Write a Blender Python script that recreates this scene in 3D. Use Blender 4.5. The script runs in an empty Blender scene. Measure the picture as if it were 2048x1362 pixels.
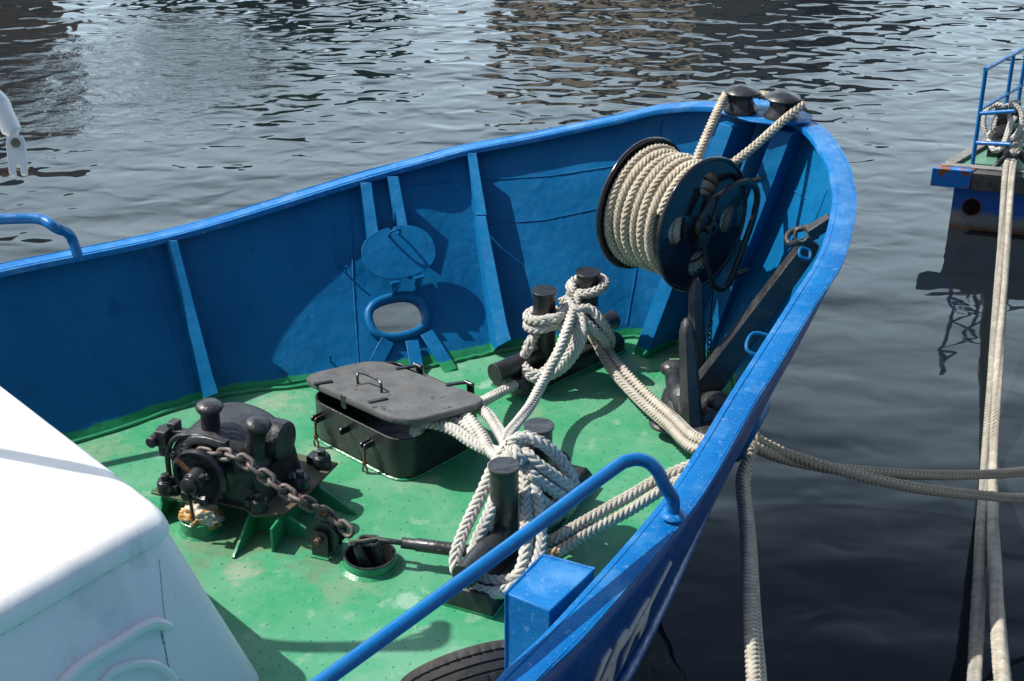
import bpy, bmesh, math, random
import numpy as np
from mathutils import Vector as V, Matrix
from mathutils.bvhtree import BVHTree
random.seed(7); np.random.seed(7)
SC = bpy.context.scene
COL = SC.collection

# ------------------------------------------------------------------ camera, sky, sun, exposure
PITCH, CAMH, FPX, PW, PH = 27.0, 4.2, 3000.0, 2048, 1362
cam = bpy.data.cameras.new('camera'); camo = bpy.data.objects.new('camera', cam); COL.objects.link(camo)
cam.sensor_width = 36.0; cam.lens = 36.0 * FPX / PW; cam.clip_start = 0.05; cam.clip_end = 2000
camo.location = (0, 0, CAMH); camo.rotation_euler = (math.radians(90 - PITCH), 0, 0)
SC.camera = camo
SUN_EL = math.radians(52.0); SUN_H = V((-0.973, 0.231, 0)).normalized()
world = bpy.data.worlds.new('World'); SC.world = world; world.use_nodes = True
nt = world.node_tree; bg = nt.nodes['Background']
sky = nt.nodes.new('ShaderNodeTexSky'); sky.sky_type = 'NISHITA'; sky.sun_disc = False
sky.sun_elevation = SUN_EL; sky.sun_rotation = math.atan2(SUN_H.x, SUN_H.y)
sky.air_density = 1.0; sky.dust_density = 2.2; sky.ozone_density = 1.0
gtc = nt.nodes.new('ShaderNodeTexCoord'); gsx = nt.nodes.new('ShaderNodeSeparateXYZ'); nt.links.new(gtc.outputs['Generated'], gsx.inputs[0])
def wmap(src, a, b, c, d):
    m = nt.nodes.new('ShaderNodeMapRange'); m.interpolation_type = 'SMOOTHSTEP'
    for i, q in enumerate((a, b, c, d)): m.inputs[i + 1].default_value = q
    nt.links.new(src, m.inputs[0]); return m.outputs[0]
def wmul(a, b):
    m = nt.nodes.new('ShaderNodeMath'); m.operation = 'MULTIPLY'; nt.links.new(a, m.inputs[0]); nt.links.new(b, m.inputs[1]); return m.outputs[0]
cn = nt.nodes.new('ShaderNodeTexNoise'); cn.inputs['Scale'].default_value = 3.2; cn.inputs['Detail'].default_value = 5; nt.links.new(gtc.outputs['Generated'], cn.inputs['Vector'])
cadd = nt.nodes.new('ShaderNodeMath'); cadd.operation = 'MULTIPLY_ADD'; nt.links.new(cn.outputs['Fac'], cadd.inputs[0]); cadd.inputs[1].default_value = 0.16; nt.links.new(gsx.outputs[2], cadd.inputs[2])
cloud = wmul(wmap(cadd.outputs[0], 0.42, 0.70, 1, 0), wmap(gsx.outputs[1], 0.1, 0.55, 0, 1))
cmx = nt.nodes.new('ShaderNodeMix'); cmx.data_type = 'RGBA'; nt.links.new(cloud, cmx.inputs[0]); nt.links.new(sky.outputs[0], cmx.inputs[6]); cmx.inputs[7].default_value = (13.2, 16.8, 19.6, 1)
nt.links.new(cmx.outputs[2], bg.inputs[0]); bg.inputs[1].default_value = 0.105
sun = bpy.data.lights.new('sun', 'SUN'); suno = bpy.data.objects.new('sun', sun); COL.objects.link(suno)
sun.energy = 5.0; sun.angle = math.radians(0.5); sun.color = (1.0, 0.965, 0.91)
sdir = V((SUN_H.x * math.cos(SUN_EL), SUN_H.y * math.cos(SUN_EL), math.sin(SUN_EL)))
suno.rotation_euler = sdir.to_track_quat('Z', 'Y').to_euler(); suno.location = sdir * 30
SC.view_settings.view_transform = 'Standard'; SC.view_settings.look = 'None'
SC.view_settings.exposure = 0.36; SC.view_settings.gamma = 1.0
WATER_Z = -1.4

# ------------------------------------------------------------------ measuring helpers
_a = math.radians(PITCH)
FW = V((0, math.cos(_a), -math.sin(_a))); UP = V((0, math.sin(_a), math.cos(_a))); EYE = V((0, 0, CAMH))
def ray(x, y): return (FW * FPX + V((1, 0, 0)) * (x - PW / 2) - UP * (y - PH / 2))
def P(x, y, z=0.0):
    d = ray(x, y); return EYE + d * ((z - CAMH) / d.z)
def PY(x, y, Y):
    d = ray(x, y); return EYE + d * (Y / d.y)
def PL(pts): return [P(*p) for p in pts]

# ------------------------------------------------------------------ mesh helpers
def frames(path, closed=False):
    n = len(path); T = []
    for i in range(n):
        a = path[(i - 1) % n] if (closed or i > 0) else path[0]
        b = path[(i + 1) % n] if (closed or i < n - 1) else path[-1]
        t = (b - a); T.append(t.normalized() if t.length > 1e-9 else V((0, 0, 1)))
    u = T[0].orthogonal().normalized(); N = [u]
    for i in range(1, n):
        q = T[i - 1].rotation_difference(T[i]); u = q @ u; u = (u - T[i] * u.dot(T[i])).normalized(); N.append(u)
    if closed:
        q = T[-1].rotation_difference(T[0]); e = q @ N[-1]
        ang = math.atan2(e.cross(N[0]).dot(T[0]), e.dot(N[0]))
        for i in range(n): N[i] = Matrix.Rotation(ang * i / n, 3, T[i]) @ N[i]
    return T, N
def catmull(pts, per=8, closed=False):
    n = len(pts); out = []
    rng = range(n if closed else n - 1)
    for i in rng:
        p1, p2 = pts[i], pts[(i + 1) % n]
        p0 = pts[i - 1] if (closed or i > 0) else p1 * 2 - p2
        p3 = pts[(i + 2) % n] if (closed or i + 2 < n) else p2 * 2 - p1
        for k in range(per):
            t = k / per
            out.append(0.5 * ((2 * p1) + (p2 - p0) * t + (2 * p0 - 5 * p1 + 4 * p2 - p3) * t * t + (3 * p1 - p0 - 3 * p2 + p3) * t ** 3))
    if not closed: out.append(pts[-1].copy())
    return out
class MB:
    def __init__(s): s.v = []; s.f = []
    def add(s, vs, fs):
        o = len(s.v); s.v += [tuple(q) for q in vs]; s.f += [tuple(i + o for i in f) for f in fs]; return s
    def tube(s, path, r, n=12, closed=False, caps=True, flat=1.0):
        path = [V(p) for p in path]; T, N = frames(path, closed); vs = []; fs = []; m = len(path)
        for i, p in enumerate(path):
            rr = r[i] if isinstance(r, (list, tuple)) else r; B = T[i].cross(N[i])
            for k in range(n):
                a = 2 * math.pi * k / n; vs.append(p + N[i] * (math.cos(a) * rr) + B * (math.sin(a) * rr * flat))
        for i in range(m if closed else m - 1):
            j = (i + 1) % m
            for k in range(n):
                l = (k + 1) % n; fs.append((i * n + k, i * n + l, j * n + l, j * n + k))
        if caps and not closed:
            fs.append(tuple(range(n - 1, -1, -1))); fs.append(tuple((m - 1) * n + k for k in range(n)))
        return s.add(vs, fs)
    def lathe(s, o, d, prof, n=28, closed=False):
        o = V(o); d = V(d).normalized(); u = d.orthogonal().normalized(); w = d.cross(u); vs = []; fs = []
        for r, h in prof:
            for k in range(n):
                a = 2 * math.pi * k / n; vs.append(o + d * h + (u * math.cos(a) + w * math.sin(a)) * max(r, 1e-5))
        m = len(prof)
        for i in range(m if closed else m - 1):
            j = (i + 1) % m
            for k in range(n):
                l = (k + 1) % n; fs.append((i * n + k, i * n + l, j * n + l, j * n + k))
        if not closed:
            fs.append(tuple(range(n - 1, -1, -1))); fs.append(tuple((m - 1) * n + k for k in range(n)))
        return s.add(vs, fs)
    def box(s, c, ax, h):
        c = V(c); X, Y, Z = [V(a).normalized() * b for a, b in zip(ax, h)]
        vs = [c + X * i + Y * j + Z * k for k in (-1, 1) for j in (-1, 1) for i in (-1, 1)]
        return s.hexa(vs)
    def hexa(s, vs):
        return s.add(vs, [(0, 2, 3, 1), (4, 5, 7, 6), (0, 1, 5, 4), (2, 6, 7, 3), (0, 4, 6, 2), (1, 3, 7, 5)])
    def prism(s, poly, ext):
        poly = [V(p) for p in poly]; n = len(poly); ext = V(ext)
        vs = poly + [p + ext for p in poly]
        fs = [tuple(range(n - 1, -1, -1)), tuple(range(n, 2 * n))] + [(i, (i + 1) % n, n + (i + 1) % n, n + i) for i in range(n)]
        return s.add(vs, fs)
    def grid(s, rows, closed=False):
        n = len(rows[0]); vs = [p for r in rows for p in r]; fs = []
        for i in range(len(rows) - 1):
            for k in range(n if closed else n - 1):
                l = (k + 1) % n; fs.append((i * n + k, i * n + l, (i + 1) * n + l, (i + 1) * n + k))
        return s.add(vs, fs)
    def rings(s, rows):
        s.grid(rows, True); n = len(rows[0]); o = len(s.v) - n * len(rows)
        s.f.append(tuple(o + k for k in range(n - 1, -1, -1))); s.f.append(tuple(o + n * (len(rows) - 1) + k for k in range(n))); return s
    def build(s, name, mat, parent=None, bevel=0.0, ang=38, seg=2, fix=True):
        me = bpy.data.meshes.new(name); me.from_pydata(s.v, [], s.f); me.update()
        if fix:
            bm = bmesh.new(); bm.from_mesh(me); bmesh.ops.recalc_face_normals(bm, faces=bm.faces); bm.to_mesh(me); bm.free()
        me.polygons.foreach_set('use_smooth', [True] * len(me.polygons))
        me.set_sharp_from_angle(angle=math.radians(ang))
        me.materials.append(mat); o = bpy.data.objects.new(name, me); COL.objects.link(o)
        if bevel:
            b = o.modifiers.new('bevel', 'BEVEL'); b.width = bevel; b.segments = seg; b.limit_method = 'ANGLE'; b.angle_limit = math.radians(40)
            b.harden_normals = False
        attach(o, parent); return o
def root_of(o):
    p = V((0, 0, 0))
    while o: p += o.location; o = o.parent
    return p
def attach(o, parent):
    if parent:
        o.parent = parent
        if parent.type == 'EMPTY': o.matrix_parent_inverse = Matrix.Translation(-parent.location)
def thing(name, label, cat, loc, group=None):
    o = bpy.data.objects.new(name, None); COL.objects.link(o); o.location = loc; o.empty_display_size = 0.1
    tag(o, label, cat, group); return o
def tag(o, label, cat, group=None):
    o['label'] = label; o['category'] = cat
    if group: o['group'] = group
    return o
def superell(c, X, Y, a, b, p=2.6, n=40):
    out = []
    for k in range(n):
        t = 2 * math.pi * k / n; ct, st = math.cos(t), math.sin(t)
        out.append(c + X * (a * math.copysign(abs(ct) ** (2 / p), ct)) + Y * (b * math.copysign(abs(st) ** (2 / p), st)))
    return out
def roundpoly(pts, r, n=6):
    out = []; m = len(pts)
    for i in range(m):
        p, a, b = pts[i], pts[i - 1], pts[(i + 1) % m]; rr = r[i] if isinstance(r, (list, tuple)) else r
        A = p + (a - p).normalized() * rr; B = p + (b - p).normalized() * rr
        for k in range(n + 1):
            t = k / n; out.append(A * (1 - t) ** 2 + p * 2 * t * (1 - t) + B * t * t)
    return out

# ------------------------------------------------------------------ materials
class NT:
    def __init__(s, name):
        s.m = bpy.data.materials.new(name); s.m.use_nodes = True; s.t = s.m.node_tree
        s.b = s.t.nodes['Principled BSDF']; s.tc = s.t.nodes.new('ShaderNodeTexCoord')
    def n(s, ty, **kw):
        o = s.t.nodes.new('ShaderNode' + ty)
        for k, v in kw.items(): setattr(o, k, v)
        return o
    def L(s, a, b): s.t.links.new(a, b)
    def noise(s, scale, detail=4, rough=0.55, stretch=None, dist=0.0, off=None):
        n = s.n('TexNoise'); n.inputs['Scale'].default_value = scale; n.inputs['Detail'].default_value = detail
        n.inputs['Roughness'].default_value = rough; n.inputs['Distortion'].default_value = dist
        mp = s.n('Mapping')
        if stretch: mp.inputs['Scale'].default_value = stretch
        if off: mp.inputs['Location'].default_value = off
        s.L(s.tc.outputs['Object'], mp.inputs[0]); s.L(mp.outputs[0], n.inputs['Vector']); return n.outputs['Fac']
    def ramp(s, src, lo, hi, a=0.0, b=1.0):
        r = s.n('MapRange'); r.inputs[1].default_value = lo; r.inputs[2].default_value = hi; r.inputs[3].default_value = a; r.inputs[4].default_value = b
        s.L(src, r.inputs[0]); return r.outputs[0]
    def math(s, op, a, b=None):
        m = s.n('Math', operation=op)
        for i, q in enumerate((a, b)):
            if q is None: continue
            if isinstance(q, (int, float)): m.inputs[i].default_value = q
            else: s.L(q, m.inputs[i])
        return m.outputs[0]
    def mix(s, fac, a, b):
        m = s.n('Mix', data_type='RGBA')
        if isinstance(fac, (int, float)): m.inputs[0].default_value = fac
        else: s.L(fac, m.inputs[0])
        for i, q in ((6, a), (7, b)):
            if isinstance(q, tuple): m.inputs[i].default_value = (*q, 1) if len(q) == 3 else q
            else: s.L(q, m.inputs[i])
        return m.outputs[2]
    def bump(s, h, dist, strength=1.0, prev=None):
        b = s.n('Bump'); b.inputs['Distance'].default_value = dist; b.inputs['Strength'].default_value = strength
        s.L(h, b.inputs['Height'])
        if prev: s.L(prev, b.inputs['Normal'])
        return b.outputs[0]
def paint(name, base, rough=0.35, var=None, spots=(), bumps=((9, 0.004), (90, 0.0006)), metal=0.0, rvar=0.15, band=None, coat=0.0, spec=0.5):
    k = NT(name); c = base
    if var: c = k.mix(k.ramp(k.noise(var[1], 5), 0.35, 0.68), base, var[0])
    for sp in spots:                                  # colour, scale, threshold, softness, stretch
        col, sc, lo, so = sp[:4]; st = sp[4] if len(sp) > 4 else None
        c = k.mix(k.ramp(k.noise(sc, 6, 0.62, st, 0.2, (sc * .3, 1.7, .4)), lo, lo + so, 0, sp[5] if len(sp) > 5 else 1.0), c, col)
    if band:
        g = k.n('NewGeometry'); sx = k.n('SeparateXYZ'); k.L(g.outputs['Position'], sx.inputs[0])
        zz = k.math('ADD', sx.outputs[2], k.ramp(k.noise(6, 3), 0, 1, -0.02, 0.02))
        c = k.mix(k.ramp(zz, band[0] - 0.004, band[0] + 0.004, 1, 0), c, band[1])
    if isinstance(c, tuple): k.b.inputs['Base Color'].default_value = (*c, 1)
    else: k.L(c, k.b.inputs['Base Color'])
    k.L(k.ramp(k.noise(14, 4), 0.3, 0.7, max(rough - rvar, 0.05), min(rough + rvar, 1)), k.b.inputs['Roughness'])
    k.b.inputs['Metallic'].default_value = metal; k.b.inputs['Coat Weight'].default_value = coat
    k.b.inputs['Specular IOR Level'].default_value = spec
    pv = None
    for sc, d in bumps: pv = k.bump(k.noise(sc, 4), d, 1.0, pv)
    if pv: k.L(pv, k.b.inputs['Normal'])
    return k.m
RUST = (0.17, 0.055, 0.02)
GRN = (0.022, 0.235, 0.095)
M_blue = paint('blue_paint', (0.002, 0.098, 0.245), 0.42, ((0.004, 0.12, 0.285), 2.5),
               [((0.05, 0.16, 0.33), 30, 0.64, 0.06, None, 0.55), ((0.0008, 0.06, 0.16), 5, 0.60, 0.12, (1.5, 1.5, .4), 0.6), ((0.14, 0.10, 0.07), 6.5, 0.735, 0.02, (2, 2, .35), 0.6), ((0.3, 0.4, 0.5), 55, 0.735, 0.02, None, 0.7)], ((1.7, 0.040), (7, 0.005), (60, 0.0007)), spec=0.16, band=(0.048, GRN))
M_blue_rail = paint('blue_rail_paint', (0.001, 0.118, 0.36), 0.42, ((0.003, 0.145, 0.40), 3),
               [((0.10, 0.27, 0.50), 5, 0.50, 0.18, None, 0.5), ((0.20, 0.34, 0.54), 22, 0.62, 0.07, (1, 1, .6), 0.5), ((0.32, 0.42, 0.52), 95, 0.62, 0.06, None, 0.45), (RUST, 18, 0.735, 0.02)], ((12, 0.004), (120, 0.0006)), spec=0.22)
M_blue_tube = paint('blue_handrail_paint', (0.001, 0.105, 0.32), 0.32, ((0.003, 0.13, 0.36), 5), [((0.10, 0.22, 0.40), 40, 0.66, 0.06, None, 0.5)], ((30, 0.002),), spec=0.4)
M_blue_hull = paint('blue_hull_paint', (0.004, 0.065, 0.24), 0.35, ((0.005, 0.08, 0.28), 3), [((0.03, 0.09, 0.2), 20, 0.64, 0.08, (1, 1, .2), 0.5)], ((3, 0.02), (40, 0.001)))
M_green = paint('green_deck_paint', (0.033, 0.25, 0.112), 0.46, ((0.11, 0.295, 0.175), 2.6),
               [((0.02, 0.25, 0.10), 2.3, 0.55, 0.10, None, 0.7), ((0.18, 0.33, 0.22), 7, 0.60, 0.06, None, 0.6), ((0.15, 0.27, 0.17), 5, 0.66, 0.08, None, 0.4), ((0.27, 0.25, 0.17), 16, 0.69, 0.04, None, 0.7), ((0.10, 0.075, 0.05), 26, 0.72, 0.02, None, 0.7), ((0.05, 0.06, 0.04), 7, 0.71, 0.05, None, 0.35)],
               ((5, 0.004), (70, 0.0008)))
def deck_stains(m, pts):
    t = m.node_tree; b = t.nodes['Principled BSDF']; k = NT.__new__(NT); k.m = m; k.t = t; k.b = b; k.tc = next(n for n in t.nodes if n.type == 'TEX_COORD')
    src = b.inputs['Base Color'].links[0].from_socket; g = k.n('NewGeometry')
    for (p, r, col, op) in pts:
        d = k.n('VectorMath', operation='DISTANCE'); k.L(g.outputs['Position'], d.inputs[0]); d.inputs[1].default_value = p
        op = op * .72; w = k.math('ADD', d.outputs['Value'], k.ramp(k.noise(9, 6, .7), .25, .75, -.9 * r, .9 * r))
        src = k.mix(k.ramp(w, r * .35, r, op, 0), src, col)
    k.L(src, b.inputs['Base Color'])
deck_stains(M_green, [(P(450, 1090), .28, (.16, .12, .07), .55), (P(560, 1060), .22, (.20, .15, .09), .5), (P(640, 1130), .14, (.12, .10, .06), .5), (P(690, 1175), .16, (.24, .24, .17), .5), (P(650, 900), .15, (.30, .32, .24), .55),
   (P(830, 955), .16, (.28, .31, .23), .45), (P(812, 1203), .08, (.40, .50, .42), .6), (P(968, 770), .06, (.45, .52, .45), .6), (P(1060, 830), .12, (.28, .28, .2), .5), (P(1260, 730), .14, (.34, .36, .29), .6), (P(1340, 700), .16, (.30, .30, .22), .6), (P(480, 1140), .10, (.36, .36, .28), .6), (P(200, 900), .2, (.25, .26, .18), .5), (P(1270, 800), .2, (.10, .30, .17), .6), (P(560, 800), .16, (.36, .34, .26), .5)])
M_green_tread = paint('green_tread_paint', (0.04, 0.25, 0.12), 0.6, ((0.10, 0.28, 0.17), 2.6), [((0.05, 0.06, 0.04), 40, 0.6, 0.1)], (), spec=0.25)
M_green_gloss = paint('green_trim_paint', GRN, 0.3, ((0.03, 0.2, 0.09), 5), [((0.2, 0.2, 0.14), 14, 0.68, 0.04)], ((14, 0.008), (80, 0.001)))
M_black = paint('black_paint', (0.014, 0.015, 0.017), 0.34, ((0.03, 0.032, 0.034), 6), [((0.09, 0.085, 0.08), 45, 0.69, 0.05, None, 0.6), (RUST, 17, 0.73, 0.03)], ((16, 0.005), (120, 0.0006)))
M_black_cast = paint('black_cast_paint', (0.016, 0.017, 0.019), 0.4, ((0.04, 0.04, 0.042), 7), [((0.11, 0.10, 0.09), 40, 0.66, 0.06, None, 0.6), (RUST, 13, 0.70, 0.04)], ((30, 0.006), (140, 0.001)))
M_black_gloss = paint('black_gloss_paint', (0.010, 0.011, 0.014), 0.17, ((0.02, 0.021, 0.024), 5), [((0.12, 0.12, 0.12), 60, 0.72, 0.03, None, 0.7)], ((10, 0.003),), rvar=0.08)
M_black_dust = paint('dusty_black_paint', (0.072, 0.074, 0.073), 0.6, ((0.115, 0.115, 0.11), 9), [((0.16, 0.155, 0.145), 26, 0.62, 0.08, None, 0.7), ((0.02, 0.02, 0.021), 10, 0.62, 0.05)], ((20, 0.004), (160, 0.0012)))
M_rust = paint('rusty_iron', (0.075, 0.045, 0.032), 0.62, ((0.13, 0.06, 0.03), 16), [((0.035, 0.034, 0.036), 22, 0.56, 0.08)], ((60, 0.004), (200, 0.001)))
M_rust_bright = paint('bright_rust', (0.2, 0.07, 0.025), 0.7, ((0.11, 0.05, 0.03), 20), [((0.04, 0.035, 0.03), 30, 0.6, 0.08)], ((60, 0.004),))
M_chain = paint('weathered_chain_iron', (0.10, 0.088, 0.08), 0.55, ((0.16, 0.135, 0.115), 20), [(RUST, 28, 0.58, 0.08, None, 0.8)], ((80, 0.003),), metal=0.3)
M_plate = paint('rusted_green_plate', (0.085, 0.05, 0.035), 0.55, ((0.05, 0.11, 0.05), 5), [((0.2, 0.08, 0.03), 12, 0.62, 0.05)], ((30, 0.004),))
M_bronze = paint('bare_shackle_metal', (0.30, 0.27, 0.20), 0.35, ((0.2, 0.15, 0.09), 20), [], ((60, 0.002),), metal=0.8)
M_white = paint('white_gel_paint', (0.78, 0.765, 0.735), 0.4, ((0.72, 0.715, 0.69), 2), [((0.30, 0.30, 0.29), 3.2, 0.70, 0.06, (1, 1, .35), 0.45), ((0.5, 0.52, 0.53), 1.6, 0.58, 0.1, None, 0.5), ((0.42, 0.42, 0.40), 6, 0.60, 0.12, (1, 1, .14), 0.5), ((0.12, 0.11, 0.10), 60, 0.73, 0.02, None, 0.7)], ((3, 0.008), (110, 0.0007)))
M_dirt = paint('black_mould_dirt', (0.06, 0.058, 0.055), 0.8, ((0.4, 0.42, 0.43), 60), [], ())
M_galv = paint('galvanised_white', (0.86, 0.84, 0.80), 0.45, ((0.78, 0.77, 0.74), 12), [((0.3, 0.2, 0.1), 30, 0.7, 0.05)], ((40, 0.001),))
M_letter = paint('grey_letter_paint', (0.66, 0.66, 0.63), 0.5, ((0.56, 0.56, 0.54), 20), [((0.3, 0.25, 0.15), 30, 0.7, 0.05)], ())
M_rag = paint('crumpled_rag_cloth', (0.48, 0.42, 0.30), 0.9, ((0.62, 0.58, 0.46), 30), [((0.42, 0.2, 0.03), 9, 0.50, 0.06), ((0.05, 0.04, 0.03), 26, 0.62, 0.06)], ((50, 0.01),))
M_rubber = paint('worn_tyre_rubber', (0.022, 0.021, 0.020), 0.75, ((0.045, 0.042, 0.04), 8), [((0.10, 0.095, 0.085), 25, 0.64, 0.08, None, 0.5)], ((60, 0.002),), spec=0.3)
M_fender = paint('grey_black_fender', (0.03, 0.03, 0.031), 0.65, ((0.08, 0.08, 0.08), 6), [((0.2, 0.2, 0.19), 20, 0.66, 0.06, None, 0.6)], ((20, 0.004),))
M_wood = paint('weathered_grey_timber', (0.22, 0.215, 0.20), 0.8, ((0.13, 0.125, 0.12), 14), [((0.33, 0.32, 0.3), 40, 0.6, 0.08, (1, 1, 1), 0.6)], ((40, 0.003),))
M_other_green = paint('faded_green_deck', (0.07, 0.19, 0.12), 0.55, ((0.10, 0.22, 0.15), 3), [((0.2, 0.2, 0.15), 12, 0.68, 0.05)], ((30, 0.002),))
def rope_mat(name, a, b, dirt, stain=None, tanx=None):
    k = NT(name)
    c = k.mix(k.ramp(k.noise(9, 5), 0.35, 0.65), a, b)
    c = k.mix(k.ramp(k.noise(38, 4), 0.52, 0.75, 0, 0.6), c, dirt)
    c = k.mix(k.ramp(k.noise(3.1, 4), 0.5, 0.72, 0, 0.55), c, dirt)
    ri = k.n('NewGeometry').outputs['Random Per Island']
    c = k.mix(k.ramp(ri, 0, 1, 0, 0.36), c, dirt)
    if stain:
        g = k.n('NewGeometry'); d = k.n('VectorMath', operation='DISTANCE'); k.L(g.outputs['Position'], d.inputs[0]); d.inputs[1].default_value = stain[0]
        w = k.math('MULTIPLY', k.ramp(d.outputs['Value'], stain[1] * .5, stain[1], 1, 0), k.ramp(k.noise(22, 3), 0.42, 0.6))
        c = k.mix(k.math('MULTIPLY', w, 0.8), c, (0.36, 0.16, 0.045))
    if tanx:                             # the outboard length is weathered tan
        g2 = k.n('NewGeometry'); s2 = k.n('SeparateXYZ'); k.L(g2.outputs['Position'], s2.inputs[0]); c = k.mix(k.ramp(s2.outputs[0], tanx, tanx + .25, 0, .7), c, (0.47, 0.37, 0.25))
    k.L(c, k.b.inputs['Base Color']); k.b.inputs['Roughness'].default_value = 0.92; k.b.inputs['Specular IOR Level'].default_value = 0.15
    w = k.noise(420, 3, 0.7); k.L(k.bump(w, 0.002, 0.8), k.b.inputs['Normal'])
    return k.m
M_rope_w = rope_mat('white_rope', (0.60, 0.58, 0.53), (0.52, 0.50, 0.44), (0.30, 0.285, 0.25))
M_rope_c = rope_mat('cream_rope', (0.56, 0.50, 0.39), (0.46, 0.40, 0.30), (0.24, 0.21, 0.16))
M_rope_g = rope_mat('grey_rope', (0.40, 0.37, 0.31), (0.30, 0.28, 0.235), (0.15, 0.14, 0.12))
M_rope_s = rope_mat('stained_rope', (0.50, 0.47, 0.40), (0.42, 0.385, 0.31), (0.24, 0.215, 0.17), (P(1120, 1085, 0.25), 0.17), 1.0)
M_rope_p = rope_mat('pale_dusty_rope', (0.50, 0.46, 0.38), (0.40, 0.36, 0.29), (0.20, 0.18, 0.145))
M_rope_dark = paint('rope_core_dirt_shade', (0.13, 0.12, 0.10), 0.95, None, (), ())  # dark core colour paints in the dirt and shade of gaps between strands

# ------------------------------------------------------------------ rope: plaited strands as real geometry
def resample(path, step):
    A = np.array([tuple(p) for p in path]); d = np.linalg.norm(np.diff(A, axis=0), axis=1); s = np.concatenate([[0], np.cumsum(d)])
    n = max(int(s[-1] / step), 4); t = np.linspace(0, s[-1], n)
    return np.stack([np.interp(t, s, A[:, i]) for i in range(3)], 1), t
def np_frames(A):
    T = np.gradient(A, axis=0); T /= np.linalg.norm(T, axis=1)[:, None] + 1e-12
    N = np.zeros_like(T); u = np.array(V(T[0]).orthogonal().normalized()); N[0] = u
    for i in range(1, len(A)):
        v = A[i] - A[i - 1]; c = v.dot(v) + 1e-15
        rl = N[i - 1] - v * (2 / c * v.dot(N[i - 1])); tl = T[i - 1] - v * (2 / c * v.dot(T[i - 1]))
        w = T[i] - tl; c2 = w.dot(w) + 1e-15; N[i] = rl - w * (2 / c2 * w.dot(rl)); N[i] -= T[i] * N[i].dot(T[i]); N[i] /= np.linalg.norm(N[i]) + 1e-12
    return T, N, np.cross(T, N)
def braid(paths, d, name, mat, parent=None, nfam=5, lay=2.9, smooth=True, sides=6, twist=0.9):
    VV = []; FF = []; MI = []; off = 0
    for path in paths:
        path = [V(p) for p in path]
        if smooth: path = catmull(path, 14)
        A, t = resample(path, d * 0.17); T, N, B = np_frames(A); m = len(A); ph0 = random.random() * 6
        R0, AM, rs = 0.308 * d, 0.080 * d, 0.160 * d
        for fam in (1, -1):
            for k in range(nfam):
                th = fam * (2 * np.pi * t / (lay * d)) + 2 * np.pi * k / nfam + (0.26 if fam < 0 else 0)
                r = R0 + fam * AM * np.cos(2 * th) + d * 0.006 * np.sin(t / d * 1.3 + k)
                th2 = th + ph0 + twist * t
                rad = N * np.cos(th2)[:, None] + B * np.sin(th2)[:, None]
                C = A + rad * r[:, None]
                TT = np.gradient(C, axis=0); TT /= np.linalg.norm(TT, axis=1)[:, None] + 1e-12
                rn = rad - TT * np.sum(rad * TT, 1)[:, None]; rn /= np.linalg.norm(rn, axis=1)[:, None] + 1e-12
                bn = np.cross(TT, rn)
                a = np.arange(sides) * 2 * np.pi / sides
                ring = C[:, None, :] + rn[:, None, :] * (np.cos(a) * rs * 0.9)[None, :, None] + bn[:, None, :] * (np.sin(a) * rs * 1.12)[None, :, None]
                VV.append(ring.reshape(-1, 3))
                i = np.arange(m - 1)[:, None] * sides; kk = np.arange(sides)[None, :]; k2 = (kk + 1) % sides
                FF.append(np.stack([i + kk, i + k2, i + sides + k2, i + sides + kk], -1).reshape(-1, 4) + off); off += m * sides; MI.append(np.zeros(len(FF[-1]), dtype=np.int32))
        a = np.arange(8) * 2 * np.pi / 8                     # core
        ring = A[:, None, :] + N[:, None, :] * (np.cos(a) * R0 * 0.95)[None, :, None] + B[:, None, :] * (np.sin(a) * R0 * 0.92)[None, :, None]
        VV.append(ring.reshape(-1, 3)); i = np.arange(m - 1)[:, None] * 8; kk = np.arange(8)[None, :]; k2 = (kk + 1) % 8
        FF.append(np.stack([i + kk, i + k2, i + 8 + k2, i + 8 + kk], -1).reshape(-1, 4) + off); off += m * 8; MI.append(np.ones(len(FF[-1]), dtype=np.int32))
    Vn = np.concatenate(VV); Fn = np.concatenate(FF)
    me = bpy.data.meshes.new(name); me.vertices.add(len(Vn)); me.vertices.foreach_set('co', Vn.ravel().astype(np.float32))
    me.loops.add(Fn.size); me.loops.foreach_set('vertex_index', Fn.ravel().astype(np.int32))
    me.polygons.add(len(Fn)); me.polygons.foreach_set('loop_start', np.arange(0, Fn.size, 4, dtype=np.int32))
    me.polygons.foreach_set('use_smooth', np.ones(len(Fn), dtype=bool)); me.polygons.foreach_set('material_index', np.concatenate(MI)); me.update(calc_edges=True)
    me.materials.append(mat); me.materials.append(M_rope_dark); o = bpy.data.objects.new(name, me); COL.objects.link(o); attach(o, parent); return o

# ------------------------------------------------------------------ blue boat: stations of the bow
ST = []
def st(D, R, fl=None): ST.append([V(D), V(R)])
_d, _r = P(-420, 1010), P(-420, 640, .87)
st(_d + V((-2.6, -2.3, 0)), _r + V((-2.6, -2.3, 0))); st(_d, _r); st(P(-150, 945), P(-160, 582, .86)); st(P(150, 885), P(40, 536, .855)); st(P(425, 797), P(340, 475, .855))
st(P(620, 771), P(540, 417, .89)); st(P(800, 744), P(735, 356, .94)); st(P(905, 724), P(835, 329, .98)); st(P(1020, 700), P(940, 301, 1.02))
st(P(1140, 690), P(1095, 270, 1.11)); st(P(1255, 675), P(1240, 238, 1.23)); st(P(1330, 680), P(1325, 219, 1.31)); st(P(1400, 700), P(1415, 214, 1.36))
st(P(1440, 730), P(1510, 226, 1.39)); st((1.28, 7.82, 0), P(1592, 248, 1.41)); st((1.27, 7.55, 0), P(1638, 298, 1.41)); st((1.21, 7.25, 0), P(1660, 350, 1.39)); st((1.13, 6.95, 0), P(1664, 402, 1.36))
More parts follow.
